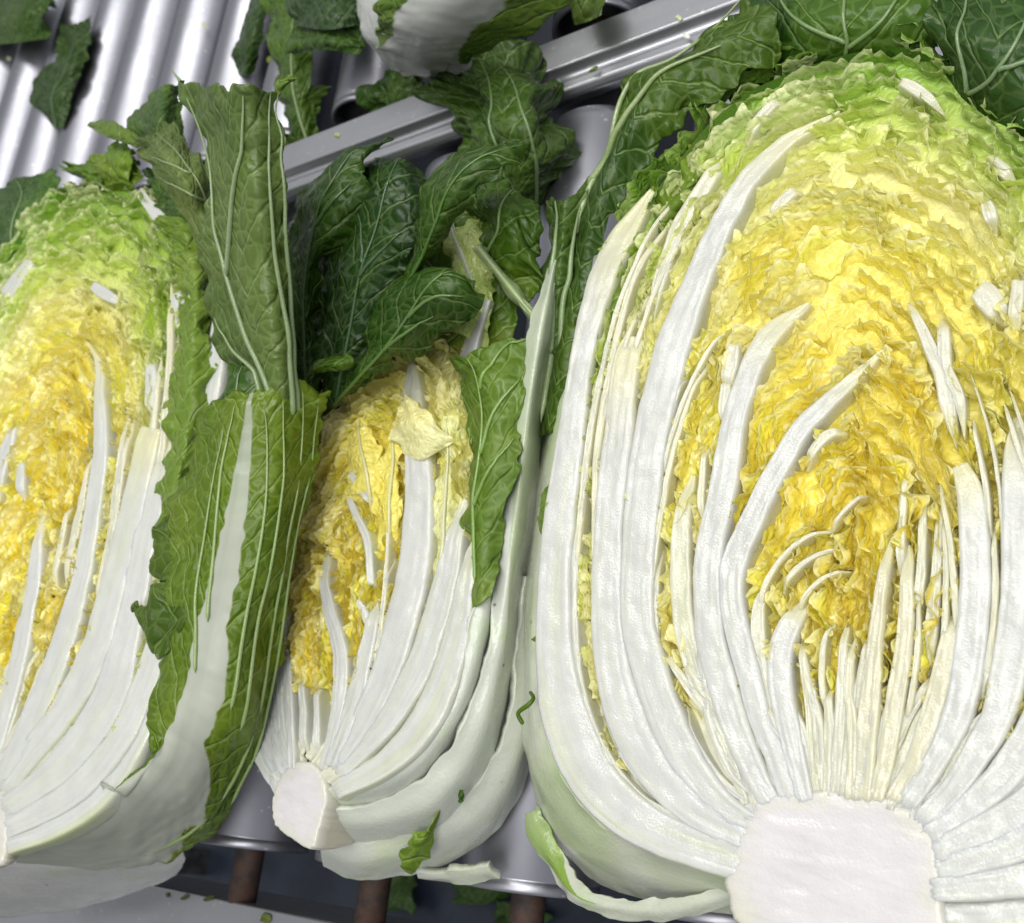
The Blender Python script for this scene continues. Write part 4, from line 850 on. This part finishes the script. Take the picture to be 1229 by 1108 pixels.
leaf('outer_leaf', [[(384, 1005, .060), (385, 1025, .05), (388, 1040, .035)], [(430, 1012, .052), (432, 1038, .042), (430, 1056, .02)], [(500, 995, .048), (510, 1020, .036), (505, 1044, .014)], [(570, 945, .046), (590, 970, .034), (590, 1005, .012)], [(608, 870, .048), (630, 885, .036), (634, 930, .012)], [(622, 780, .052), (640, 790, .04), (646, 830, .016)], [(632, 690, .06), (646, 690, .048), (654, 710, .02)]], mid, M_STALK, seed=153, **WST)
leaf('torn_blade', [[(480, 1040, .046), (486, 1046, .044), (494, 1050, .04)], [(488, 1012, .056), (500, 1018, .054), (512, 1022, .048)], [(505, 995, .06), (515, 1000, .058), (526, 990, .054)]], mid, M_GREEN, blade=(0.24, 0.42, 0.05), blade2=(0.4, 0.55, 0.14), ruf=0.002, edge=0.006, seed=154, n=40, m=40)
leaf('torn_blade', [[(549, 962, .058), (552, 964, .058), (556, 962, .058)], [(549, 955, .060), (553, 956, .061), (558, 954, .06)], [(551, 950, .06), (553, 949, .06), (555, 949, .06)]], mid, M_GREEN, blade=(0.08, 0.2, 0.02), ruf=0.001, edge=0.001, seed=155, n=20, m=20)
leaf('outer_leaf', [[(585, 1040, .02), (590, 1048, .016), (600, 1055, .01)], [(540, 1046, .02), (545, 1054, .016), (550, 1060, .01)], [(500, 1050, .02), (502, 1055, .016), (505, 1058, .01)]], mid, M_STALK, seed=156, **WST)
# bright green blade with sunken veins on its right
leaf('outer_leaf', [
    [(566, 730, .084), (576, 725, .088), (590, 715, .086)], [(558, 680, .086), (574, 675, .093), (598, 670, .090)], [(556, 620, .088), (580, 610, .097), (612, 600, .092)], [(556, 570, .090), (588, 560, .102), (628, 550, .094)],
    [(552, 510, .092), (590, 500, .106), (636, 490, .096)], [(548, 460, .092), (588, 452, .107), (640, 445, .096)], [(546, 436, .090), (580, 424, .104), (642, 410, .094)]], mid, M_PALE,
    blade=(0.20, 0.38, 0.05), blade2=(0.30, 0.48, 0.10), ruf=0.008, ruf_l=0.03, edge=0.004, seed=157, n=110, m=60, veins=[[(-0.35, 0.1), (-0.42, 0.5), (-0.3, 1.0)], [(-0.38, 0.35), (0.1, 0.5), (0.7, 0.58)], [(-0.38, 0.55), (0.1, 0.7), (0.8, 0.8)], [(-0.3, 0.78), (0.2, 0.92), (0.9, 1.0)]], vein_r=0.0013, vein_c=(0.32, 0.48, 0.14))
for k, (pts, w0, c) in enumerate([
    ([(562, 440, .088), (570, 410, .091), (578, 385, .094), (586, 360, .096)], 15, (0.80, 0.82, 0.76)),
    ([(569, 345, .098), (556, 310, .102), (545, 285, .104), (538, 262, .106)], 9, (0.66, 0.72, 0.52)), ([(641, 380, .1), (620, 355, .104), (596, 325, .106), (573, 296, .108)], 8, (0.50, 0.62, 0.32))]):
    rows = []
    for i, (x, y, z) in enumerate(pts):
        a = np.array(pts[min(i + 1, len(pts) - 1)][:2]) - np.array(pts[max(i - 1, 0)][:2]); a = a / np.linalg.norm(a); ww = w0 * (1 - 0.45 * i / (len(pts) - 1)); nx, ny = -a[1] * ww, a[0] * ww
        rows.append([(x - nx, y - ny, z - .007), (x - nx * .5, y - ny * .5, z - .001), (x, y, z + .001), (x + nx * .5, y + ny * .5, z - .001), (x + nx, y + ny, z - .007)])
    leaf('leaf_stalk', rows, mid, M_STALK, blade=c, ruf=0.0012, edge=0.0012, seed=160 + k, thick=0.003, n=60, m=24)
DARK = dict(blade=(0.028, 0.095, 0.014), blade2=(0.05, 0.135, 0.018))
leaf('outer_leaf', [  # left dark leaf with a ruffled edge
    [(358, 520, .085), (372, 520, .09), (388, 510, .088)], [(352, 440, .10), (368, 430, .112), (382, 420, .105)], [(348, 350, .12), (366, 340, .134), (384, 328, .124)], [(346, 280, .13), (382, 270, .148), (428, 275, .136)], [(352, 240, .135), (395, 225, .155), (450, 226, .142)], [(385, 205, .135), (415, 190, .152), (440, 205, .145)], [(425, 185, .13), (448, 172, .145), (472, 166, .14)]], mid, M_GREEN, ruf=0.006, edge=0.004, seed=171,
    veins=[[(0, 0), (-.1, .4), (0, .7), (.4, 1)], [(-.05, .5), (.5, .7)]], vein_c=(.10, .2, .06), **DARK)
leaf('outer_leaf', [  # darkest glossy leaf in the middle
    [(388, 500, .09), (400, 490, .096), (412, 478, .094)], [(378, 430, .105), (410, 420, .115), (440, 420, .11)], [(380, 340, .12), (425, 335, .132), (478, 335, .125)], [(400, 270, .13), (450, 265, .142), (505, 290, .13)], [(430, 215, .13), (470, 205, .145), (512, 225, .132)], [(455, 195, .125), (480, 190, .14), (505, 203, .128)]], mid, M_GREEN, ruf=0.006, edge=0.003, seed=172,
    veins=[[(0.2, 0), (0.1, .5), (0, 1)], [(.12, .4), (.6, .6)], [(.1, .45), (-.5, .65)]], vein_c=(.12, .22, .10), blade=(0.022, 0.075, 0.02), blade2=(0.035, 0.11, 0.028))
leaf('outer_leaf', [  # lower leaf hanging over the heart
    [(394, 486, .094), (398, 488, .096), (404, 484, .094)], [(420, 440, .105), (436, 448, .114), (450, 450, .106)], [(440, 390, .118), (480, 395, .13), (500, 430, .112)], [(462, 345, .126), (510, 350, .142), (545, 402, .118)], [(490, 314, .126), (540, 330, .14), (572, 385, .118)], [(530, 320, .122), (556, 335, .132), (580, 350, .12)]], mid, M_GREEN, ruf=0.004, edge=0.004, seed=173,
    veins=[[(0, 0), (0, .4), (-.1, 1)], [(0, .3), (.5, .55)], [(-.02, .45), (.5, .8)]], vein_c=(.2, .33, .1), blade=(0.04, 0.125, 0.015), blade2=(0.06, 0.16, 0.02))
leaf('outer_leaf', [  # upper leaf bending to the right
    [(480, 345, .12), (488, 340, .126), (498, 335, .122)], [(494, 300, .13), (508, 305, .138), (522, 300, .132)], [(500, 262, .138), (524, 268, .15), (548, 262, .14)], [(512, 225, .144), (540, 228, .158), (572, 235, .146)], [(538, 185, .146), (568, 195, .16), (600, 210, .15)], [(590, 174, .144), (605, 182, .154), (618, 198, .148)], [(624, 168, .142), (626, 176, .146), (625, 186, .144)]], mid, M_GREEN, ruf=0.0035, edge=0.003, seed=174,
    veins=[[(.1, 0), (0, .4), (0, 1)]], vein_c=(.12, .24, .05), blade=(0.055, 0.145, 0.014), blade2=(0.075, 0.18, 0.018))
leaf('outer_leaf', [[(366, 452, .118), (370, 446, .12), (372, 440, .118)], [(378, 448, .12), (388, 438, .126), (392, 428, .122)], [(405, 446, .12), (408, 436, .125), (408, 428, .121)], [(420, 436, .118), (422, 433, .12), (420, 428, .118)]], mid, M_GREEN, ruf=0.0015, edge=0.002, seed=175, n=40, m=24, blade=(0.12, 0.26, 0.03))
leaf('outer_leaf', [  # ruffled green leaf behind, right
    [(560, 300, .09), (590, 330, .092), (630, 370, .09)], [(560, 260, .1), (600, 280, .112), (648, 320, .1)], [(565, 225, .1), (605, 235, .114), (655, 275, .1)], [(580, 208, .098), (612, 215, .11), (648, 250, .098)]], mid, M_GREEN, ruf=0.008, ruf_l=0.015, edge=0.004, seed=176, blade=(0.09, 0.22, 0.02), blade2=(0.24, 0.40, 0.05), veins=[[(-.3, 0), (0, .5), (.2, 1)]], vein_c=(.35, .5, .2))
for k, rows in enumerate([
    [[(520, 400, .085), (550, 400, .09), (585, 420, .085)], [(520, 340, .092), (555, 335, .1), (595, 360, .092)], [(535, 285, .095), (565, 280, .104), (595, 300, .095)], [(548, 255, .095), (572, 250, .102), (592, 262, .095)]]]):
    leaf('inner_leaf', rows, mid, M_HEART, blade=[(0.55, 0.66, 0.2), (0.92, 0.88, 0.46)][k], blade2=[(0.40, 0.55, 0.12), (0.88, 0.86, 0.5)][k], ruf=0.006, ruf_l=0.014, edge=0.004, seed=180 + k, n=60, m=50, thick=0)
leaf('outer_leaf', [  # dark upright stalk leaf between it and the big cabbage
    [(655, 430, .08), (665, 425, .085), (678, 430, .08)], [(655, 350, .09), (668, 345, .098), (684, 350, .09)], [(660, 290, .095), (674, 285, .104), (690, 290, .095)], [(664, 245, .096), (678, 238, .104), (702, 236, .096)]], mid, M_GREEN, ruf=0.003, edge=0.003, seed=185, blade=(0.09, 0.2, 0.035), blade2=(0.13, 0.26, 0.06), veins=[[(-.2, 0), (-.25, .5), (-.3, 1)], [(.5, 0), (.6, .5), (.7, .9)]], vein_r=0.0022, vein_c=(0.46, 0.58, 0.3))

leaf('outer_leaf', [[(350, 560, .07), (370, 560, .075), (400, 540, .07)], [(345, 440, .085), (375, 430, .092), (410, 430, .085)], [(345, 330, .1), (385, 320, .108), (430, 320, .1)], [(360, 260, .11), (410, 250, .12), (460, 250, .11)]], mid, M_GREEN, ruf=0.004, edge=0.003, seed=186, **DARK)
leaf('outer_leaf', [[(470, 420, .082), (520, 410, .085), (600, 440, .08)], [(480, 350, .088), (540, 340, .094), (620, 370, .086)], [(490, 290, .092), (545, 280, .1), (630, 300, .09)], [(510, 250, .092), (555, 240, .1), (620, 250, .09)]], mid, M_GREEN, ruf=0.006, edge=0.004, seed=187, blade=(0.12, 0.26, 0.03), blade2=(0.3, 0.45, 0.08))

# ------------------------------------------------------------------ loose leaves, the whole cabbage behind, scraps
def loose(label, rows, seed, group=None, name='loose_leaf', cat='leaf', **kw):
    o = leaf(name, rows, None, kw.pop('mat', M_GREEN), seed=seed, **kw)
    tag(o, label, cat, group); return o
GL = 'loose leaves on the rollers'
loose('crumpled green leaf draped over the side rail between the cabbages', [
    [(575, 235, -.005), (605, 262, -.005), (640, 255, -.005), (660, 235, -.008)], [(555, 190, .02), (600, 200, .036), (645, 195, .036), (672, 175, .01)], [(545, 150, .03), (590, 150, .05), (630, 145, .05), (670, 130, .02)], [(530, 112, .03), (580, 105, .052), (625, 100, .05), (660, 108, .02)], [(520, 88, .02), (560, 82, .04), (610, 70, .04), (640, 90, .02)]], 201, GL,
    blade=(0.075, 0.17, 0.035), blade2=(0.10, 0.21, 0.05), ruf=0.016, ruf_l=0.028, edge=0.007, n=150, m=120, veins=[[(-.4, .1), (-.3, .5), (-.1, .95)], [(.4, 0), (.3, .5), (.1, .9)]], vein_r=0.0016, vein_c=(.3, .42, .2))
loose('dark green leaf hanging between the far rollers below the top edge leaf', [
    [(62, 150, .004), (68, 155, .006), (76, 152, .004)], [(36, 112, .01), (62, 115, .02), (88, 115, .01)], [(66, 72, .012), (84, 74, .022), (100, 76, .012)], [(78, 34, .01), (92, 28, .018), (112, 25, .01)]], 202, GL, blade=(0.04, 0.115, 0.022), blade2=(0.06, 0.15, 0.03), ruf=0.006, edge=0.004, veins=[[(0, 0), (0, .5), (0, 1)]], vein_c=(.1, .2, .08))
loose('dark green leaf lying across the outermost far rollers', [
    [(-30, 55, .02), (15, 52, .03), (58, 46, .02)], [(-30, 20, .03), (15, 15, .045), (60, 10, .03)], [(-30, -20, .02), (15, -25, .04), (60, -25, .02)]], 203, GL, blade=(0.06, 0.16, 0.02), blade2=(0.09, 0.2, 0.035), ruf=0.01, edge=0.004)
loose('narrow dark leaf slipped down between two far rollers', [
    [(284, 88, -.01), (294, 92, -.006), (306, 86, -.01)], [(284, 50, .004), (300, 48, .012), (314, 46, .004)], [(298, 0, .008), (312, 0, .016), (326, 0, .008)], [(306, -30, .008), (318, -30, .014), (330, -30, .008)]], 204, GL, blade=(0.04, 0.115, 0.025), ruf=0.003, edge=0.002)
loose('bright green leaf with pale midrib hanging down beside the hollow roller', [
    [(362, 168, -.02), (370, 172, -.015), (378, 165, -.02)], [(336, 110, .0), (352, 112, .012), (372, 100, .004)], [(322, 50, .02), (345, 45, .034), (372, 40, .022)], [(322, -5, .03), (345, -10, .04), (372, -10, .03)]], 205, GL, blade=(0.12, 0.26, 0.03), blade2=(0.09, 0.21, 0.025), ruf=0.006, edge=0.004, veins=[[(0, 0), (.1, .5), (.4, .95)]], vein_c=(.45, .55, .28), vein_r=.0016)
loose('curled green leaf with yellowing edge above the hollow roller', [
    [(352, 66, .04), (390, 60, .05), (430, 66, .04)], [(350, 50, .046), (390, 44, .056), (432, 52, .046)], [(365, 20, .04), (395, 10, .05), (432, 20, .04)]], 206, GL, blade=(0.06, 0.16, 0.02), blade2=(0.09, 0.21, 0.03), ruf=0.005, edge=0.003, rib=(0.4, 0.42, 0.06))
loose('blue-green leaf tucked against the whole cabbage', [
    [(352, 30, .05), (390, 36, .062), (430, 30, .05)], [(345, 5, .055), (390, 0, .07), (430, 0, .055)], [(345, -30, .05), (390, -35, .065), (430, -30, .05)]], 207, GL, blade=(0.045, 0.12, 0.05), ruf=0.006, edge=0.003)
loose('long green leaf with folded tip lying behind the tall upright leaf', [
    [(340, 175, -.02), (360, 180, -.02), (385, 168, -.02)], [(332, 140, -.01), (352, 138, .0), (380, 132, -.008)], [(335, 105, .0), (358, 100, .01), (388, 105, .0)]], 208, GL, blade=(0.10, 0.22, 0.03), blade2=(0.06, 0.15, 0.02), ruf=0.008, edge=0.004)
loose('dark crinkled leaf stuffed under the whole cabbage foot', [
    [(450, 150, -.02), (480, 145, -.016), (515, 130, -.02)], [(440, 118, -.005), (475, 112, .006), (515, 105, -.005)], [(450, 88, .0), (480, 85, .01), (510, 85, .0)]], 209, GL, blade=(0.05, 0.14, 0.02), blade2=(0.08, 0.19, 0.03), ruf=0.01, ruf_l=0.015, edge=0.004)
loose('pale green leaf hanging by the far hollow roller right of the whole cabbage', [
    [(690, 30, .03), (706, 26, .034), (722, 18, .03)], [(678, 0, .035), (700, -5, .045), (722, -10, .035)], [(670, -35, .03), (700, -40, .04), (725, -40, .03)]], 210, GL, blade=(0.18, 0.30, 0.08), ruf=0.004, edge=0.003)
# leaves fallen to the floor below the lower rail
for k, (x, y, lab) in enumerate([(575, 1068, 'green leaf fallen on the floor under the slim cabbage'), (470, 1075, 'dark scrap of leaf on the floor below the small oval core'), (625, 1098, 'flat green leaf on the floor beside the rusty shaft')]):
    z = -0.74; rr_ = 34
    loose(lab, [[(x - rr_, y + 16, z), (x, y + 18, z + .01), (x + rr_ * .8, y + 12, z)], [(x - rr_ * 1.1, y, z + .01), (x, y, z + .02), (x + rr_, y - 2, z + .01)], [(x - rr_ * .5, y - 14, z), (x, y - 16, z + .01), (x + rr_ * .5, y - 14, z)]], 220 + k, 'leaves on the floor', blade=(0.06, 0.16, 0.03), ruf=0.02, ruf_l=.06, edge=.01, n=40, m=40)

# whole cabbage on the far bed, foot towards us
wc = thing('whole_cabbage', 'whole napa cabbage lying on the far rollers with its white foot forward', 'cabbage', tuple(at((560, 30), 0.0)))
def whole(parent):
    foot = at((478, 84), .045); ax_ = at((640, -260), .075) - foot; Ln = np.linalg.norm(ax_); ax_ /= Ln
    side = np.cross(ax_, (0, 0, 1)); side /= np.linalg.norm(side); up = np.cross(side, ax_)
    n, m = 70, 90; v = np.linspace(0, 1, n)[:, None]; a = np.linspace(0, 2 * np.pi, m, endpoint=False)[None]
    r = 0.075 * np.interp(v, [0, .03, .1, .25, .5, .8, .95, 1], [.05, .38, .66, .92, 1.0, .8, .4, .02])
    r = r * (1 + .05 * np.sin(a * 5 + v * 2) + .04 * noise(a * 3, v * 4, 61))
    P = foot + ax_ * (v * Ln)[..., None] + side * (r * np.cos(a))[..., None] + up * (r * .86 * np.sin(a))[..., None]
    P[..., 2] = np.maximum(P[..., 2], 0.0005)
    vv = v + 0 * a
    gmask = smooth(0.16, 0.30, vv + 0.10 * np.cos(a * 2 + 1.2) + 0.05 * fbm(a * 6, v * 10, 62, 3))
    c = lerp(np.broadcast_to(np.array((0.70, 0.72, 0.66)), P.shape), np.array((0.2, 0.36, 0.06)), gmask[..., None] * 0.25)
    return put('head', P, parent, M_STALK, c, np.stack([a * .08 + 0 * v, v * .3 + 0 * a], -1), wrap=True)
whole(wc)
leaf('outer_leaf', [[(472, 82, .055), (496, 88, .05), (525, 88, .04)], [(452, 40, .108), (505, 58, .100), (570, 68, .055)], [(458, -10, .138), (535, 8, .126), (640, 30, .07)], [(475, -60, .148), (590, -50, .128), (720, -30, .07)]], wc, M_GREEN, blade=(0.15, 0.30, 0.04), blade2=(0.22, 0.38, 0.08), rib=(0.88, 0.89, 0.86), rib_w=[1.5, .72, .5, .3], ruf=0.003, edge=0.004, seed=231, thick=0.002)
leaf('outer_leaf', [[(470, 84, .05), (478, 86, .05), (486, 84, .05)], [(440, 50, .08), (456, 52, .095), (474, 52, .098)], [(428, 0, .10), (450, 0, .125), (478, 0, .128)], [(425, -50, .11), (455, -50, .135), (490, -50, .138)]], wc, M_STALK, blade=(0.84, 0.85, 0.80), ruf=0.0012, edge=0.0015, seed=232, thick=0.003)
leaf('torn_stalk', [[(478, 86, .03), (486, 92, .03), (498, 90, .03)], [(474, 76, .045), (486, 80, .048), (500, 80, .045)]], wc, M_STALK, blade=(0.62, 0.66, 0.5), ruf=0.003, edge=0.003, seed=233, n=24, m=24, thick=0.003)

# small scraps of leaf on the rails and rollers
rs = random.Random(77)
def scrap(px, py, z, w, h, ang, c, label):
    rows = []
    for b_ in (-1, 0, 1):
        rows.append([(px + w * a_ * (1 - .3 * abs(b_)) * math.cos(ang) - h * b_ * math.sin(ang), py + w * a_ * (1 - .3 * abs(b_)) * math.sin(ang) + h * b_ * math.cos(ang), z + .0012 - .0008 * abs(a_) + rs.uniform(0, .0006)) for a_ in (-1, 0, 1)])
    o = leaf('leaf_scrap', rows, None, M_GREEN if c[0] < .5 else M_HEART, blade=c, ruf=0.0006, edge=0.0008, seed=rs.randrange(9999), n=14, m=14, thick=0.0006)
    tag(o, label, 'leaf scrap', 'scraps of leaf on the metal')
DG = (0.09, 0.15, 0.03); PG = (0.75, 0.78, 0.5)
ZR = -0.030
for p in [(201, 1074, 2.5, 2.5, 0, 'roundish dark leaf speck on the lower side rail'), (222, 1076, 6, 1.6, -.6, 'thin olive leaf sliver on lower rail between the speck and darker sliver'), (250, 1078, 7, 2, -.45, 'longest dark leaf sliver on the lower side rail')]: scrap(p[0], p[1], ZR, p[2], p[3], p[4], DG, p[5])
scrap(318, 1102, ZR, 6, 6, .5, (0.22, 0.30, 0.10), 'pointed olive leaf scrap on the lower side rail')
for p in [(404, 162, 4, 2.5, .2, (0.55, 0.6, 0.25), 'yellow-green leaf crumb on the upper rail below the hollow roller'), (815, 22, 4, 2.6, .8, PG, 'slender cream leaf crumb on the upper rail above a white one'), (823, 43, 4, 3, .4, (0.85, 0.86, 0.8), 'round white leaf crumb on the upper rail beside the big cabbage')]: scrap(p[0], p[1], 0.010, p[2], p[3], p[4], p[5], p[6])
scrap(712, 83, 0.010, 7, 1.6, -.6, (0.16, 0.30, 0.05), 'thin green leaf sliver on the upper side rail')
LABF = 'tiny whitish leaf crumb in the gap between two bare far rollers'
for p in [(10, 70, 'white leaf crumb on the roller end below the outermost dark leaf'), (167, 48, LABF), (150, 108, LABF), (245, 30, 'whitish leaf crumb on a far roller near the narrow slipped leaf')]: scrap(p[0], p[1], -.004, 3.0, 2.2, rs.uniform(0, 3), PG, p[2])
scrap(324, 72, -.004, 5, 4, .3, (0.35, 0.42, 0.12), 'olive leaf smear on a far roller beside the bright leaf')
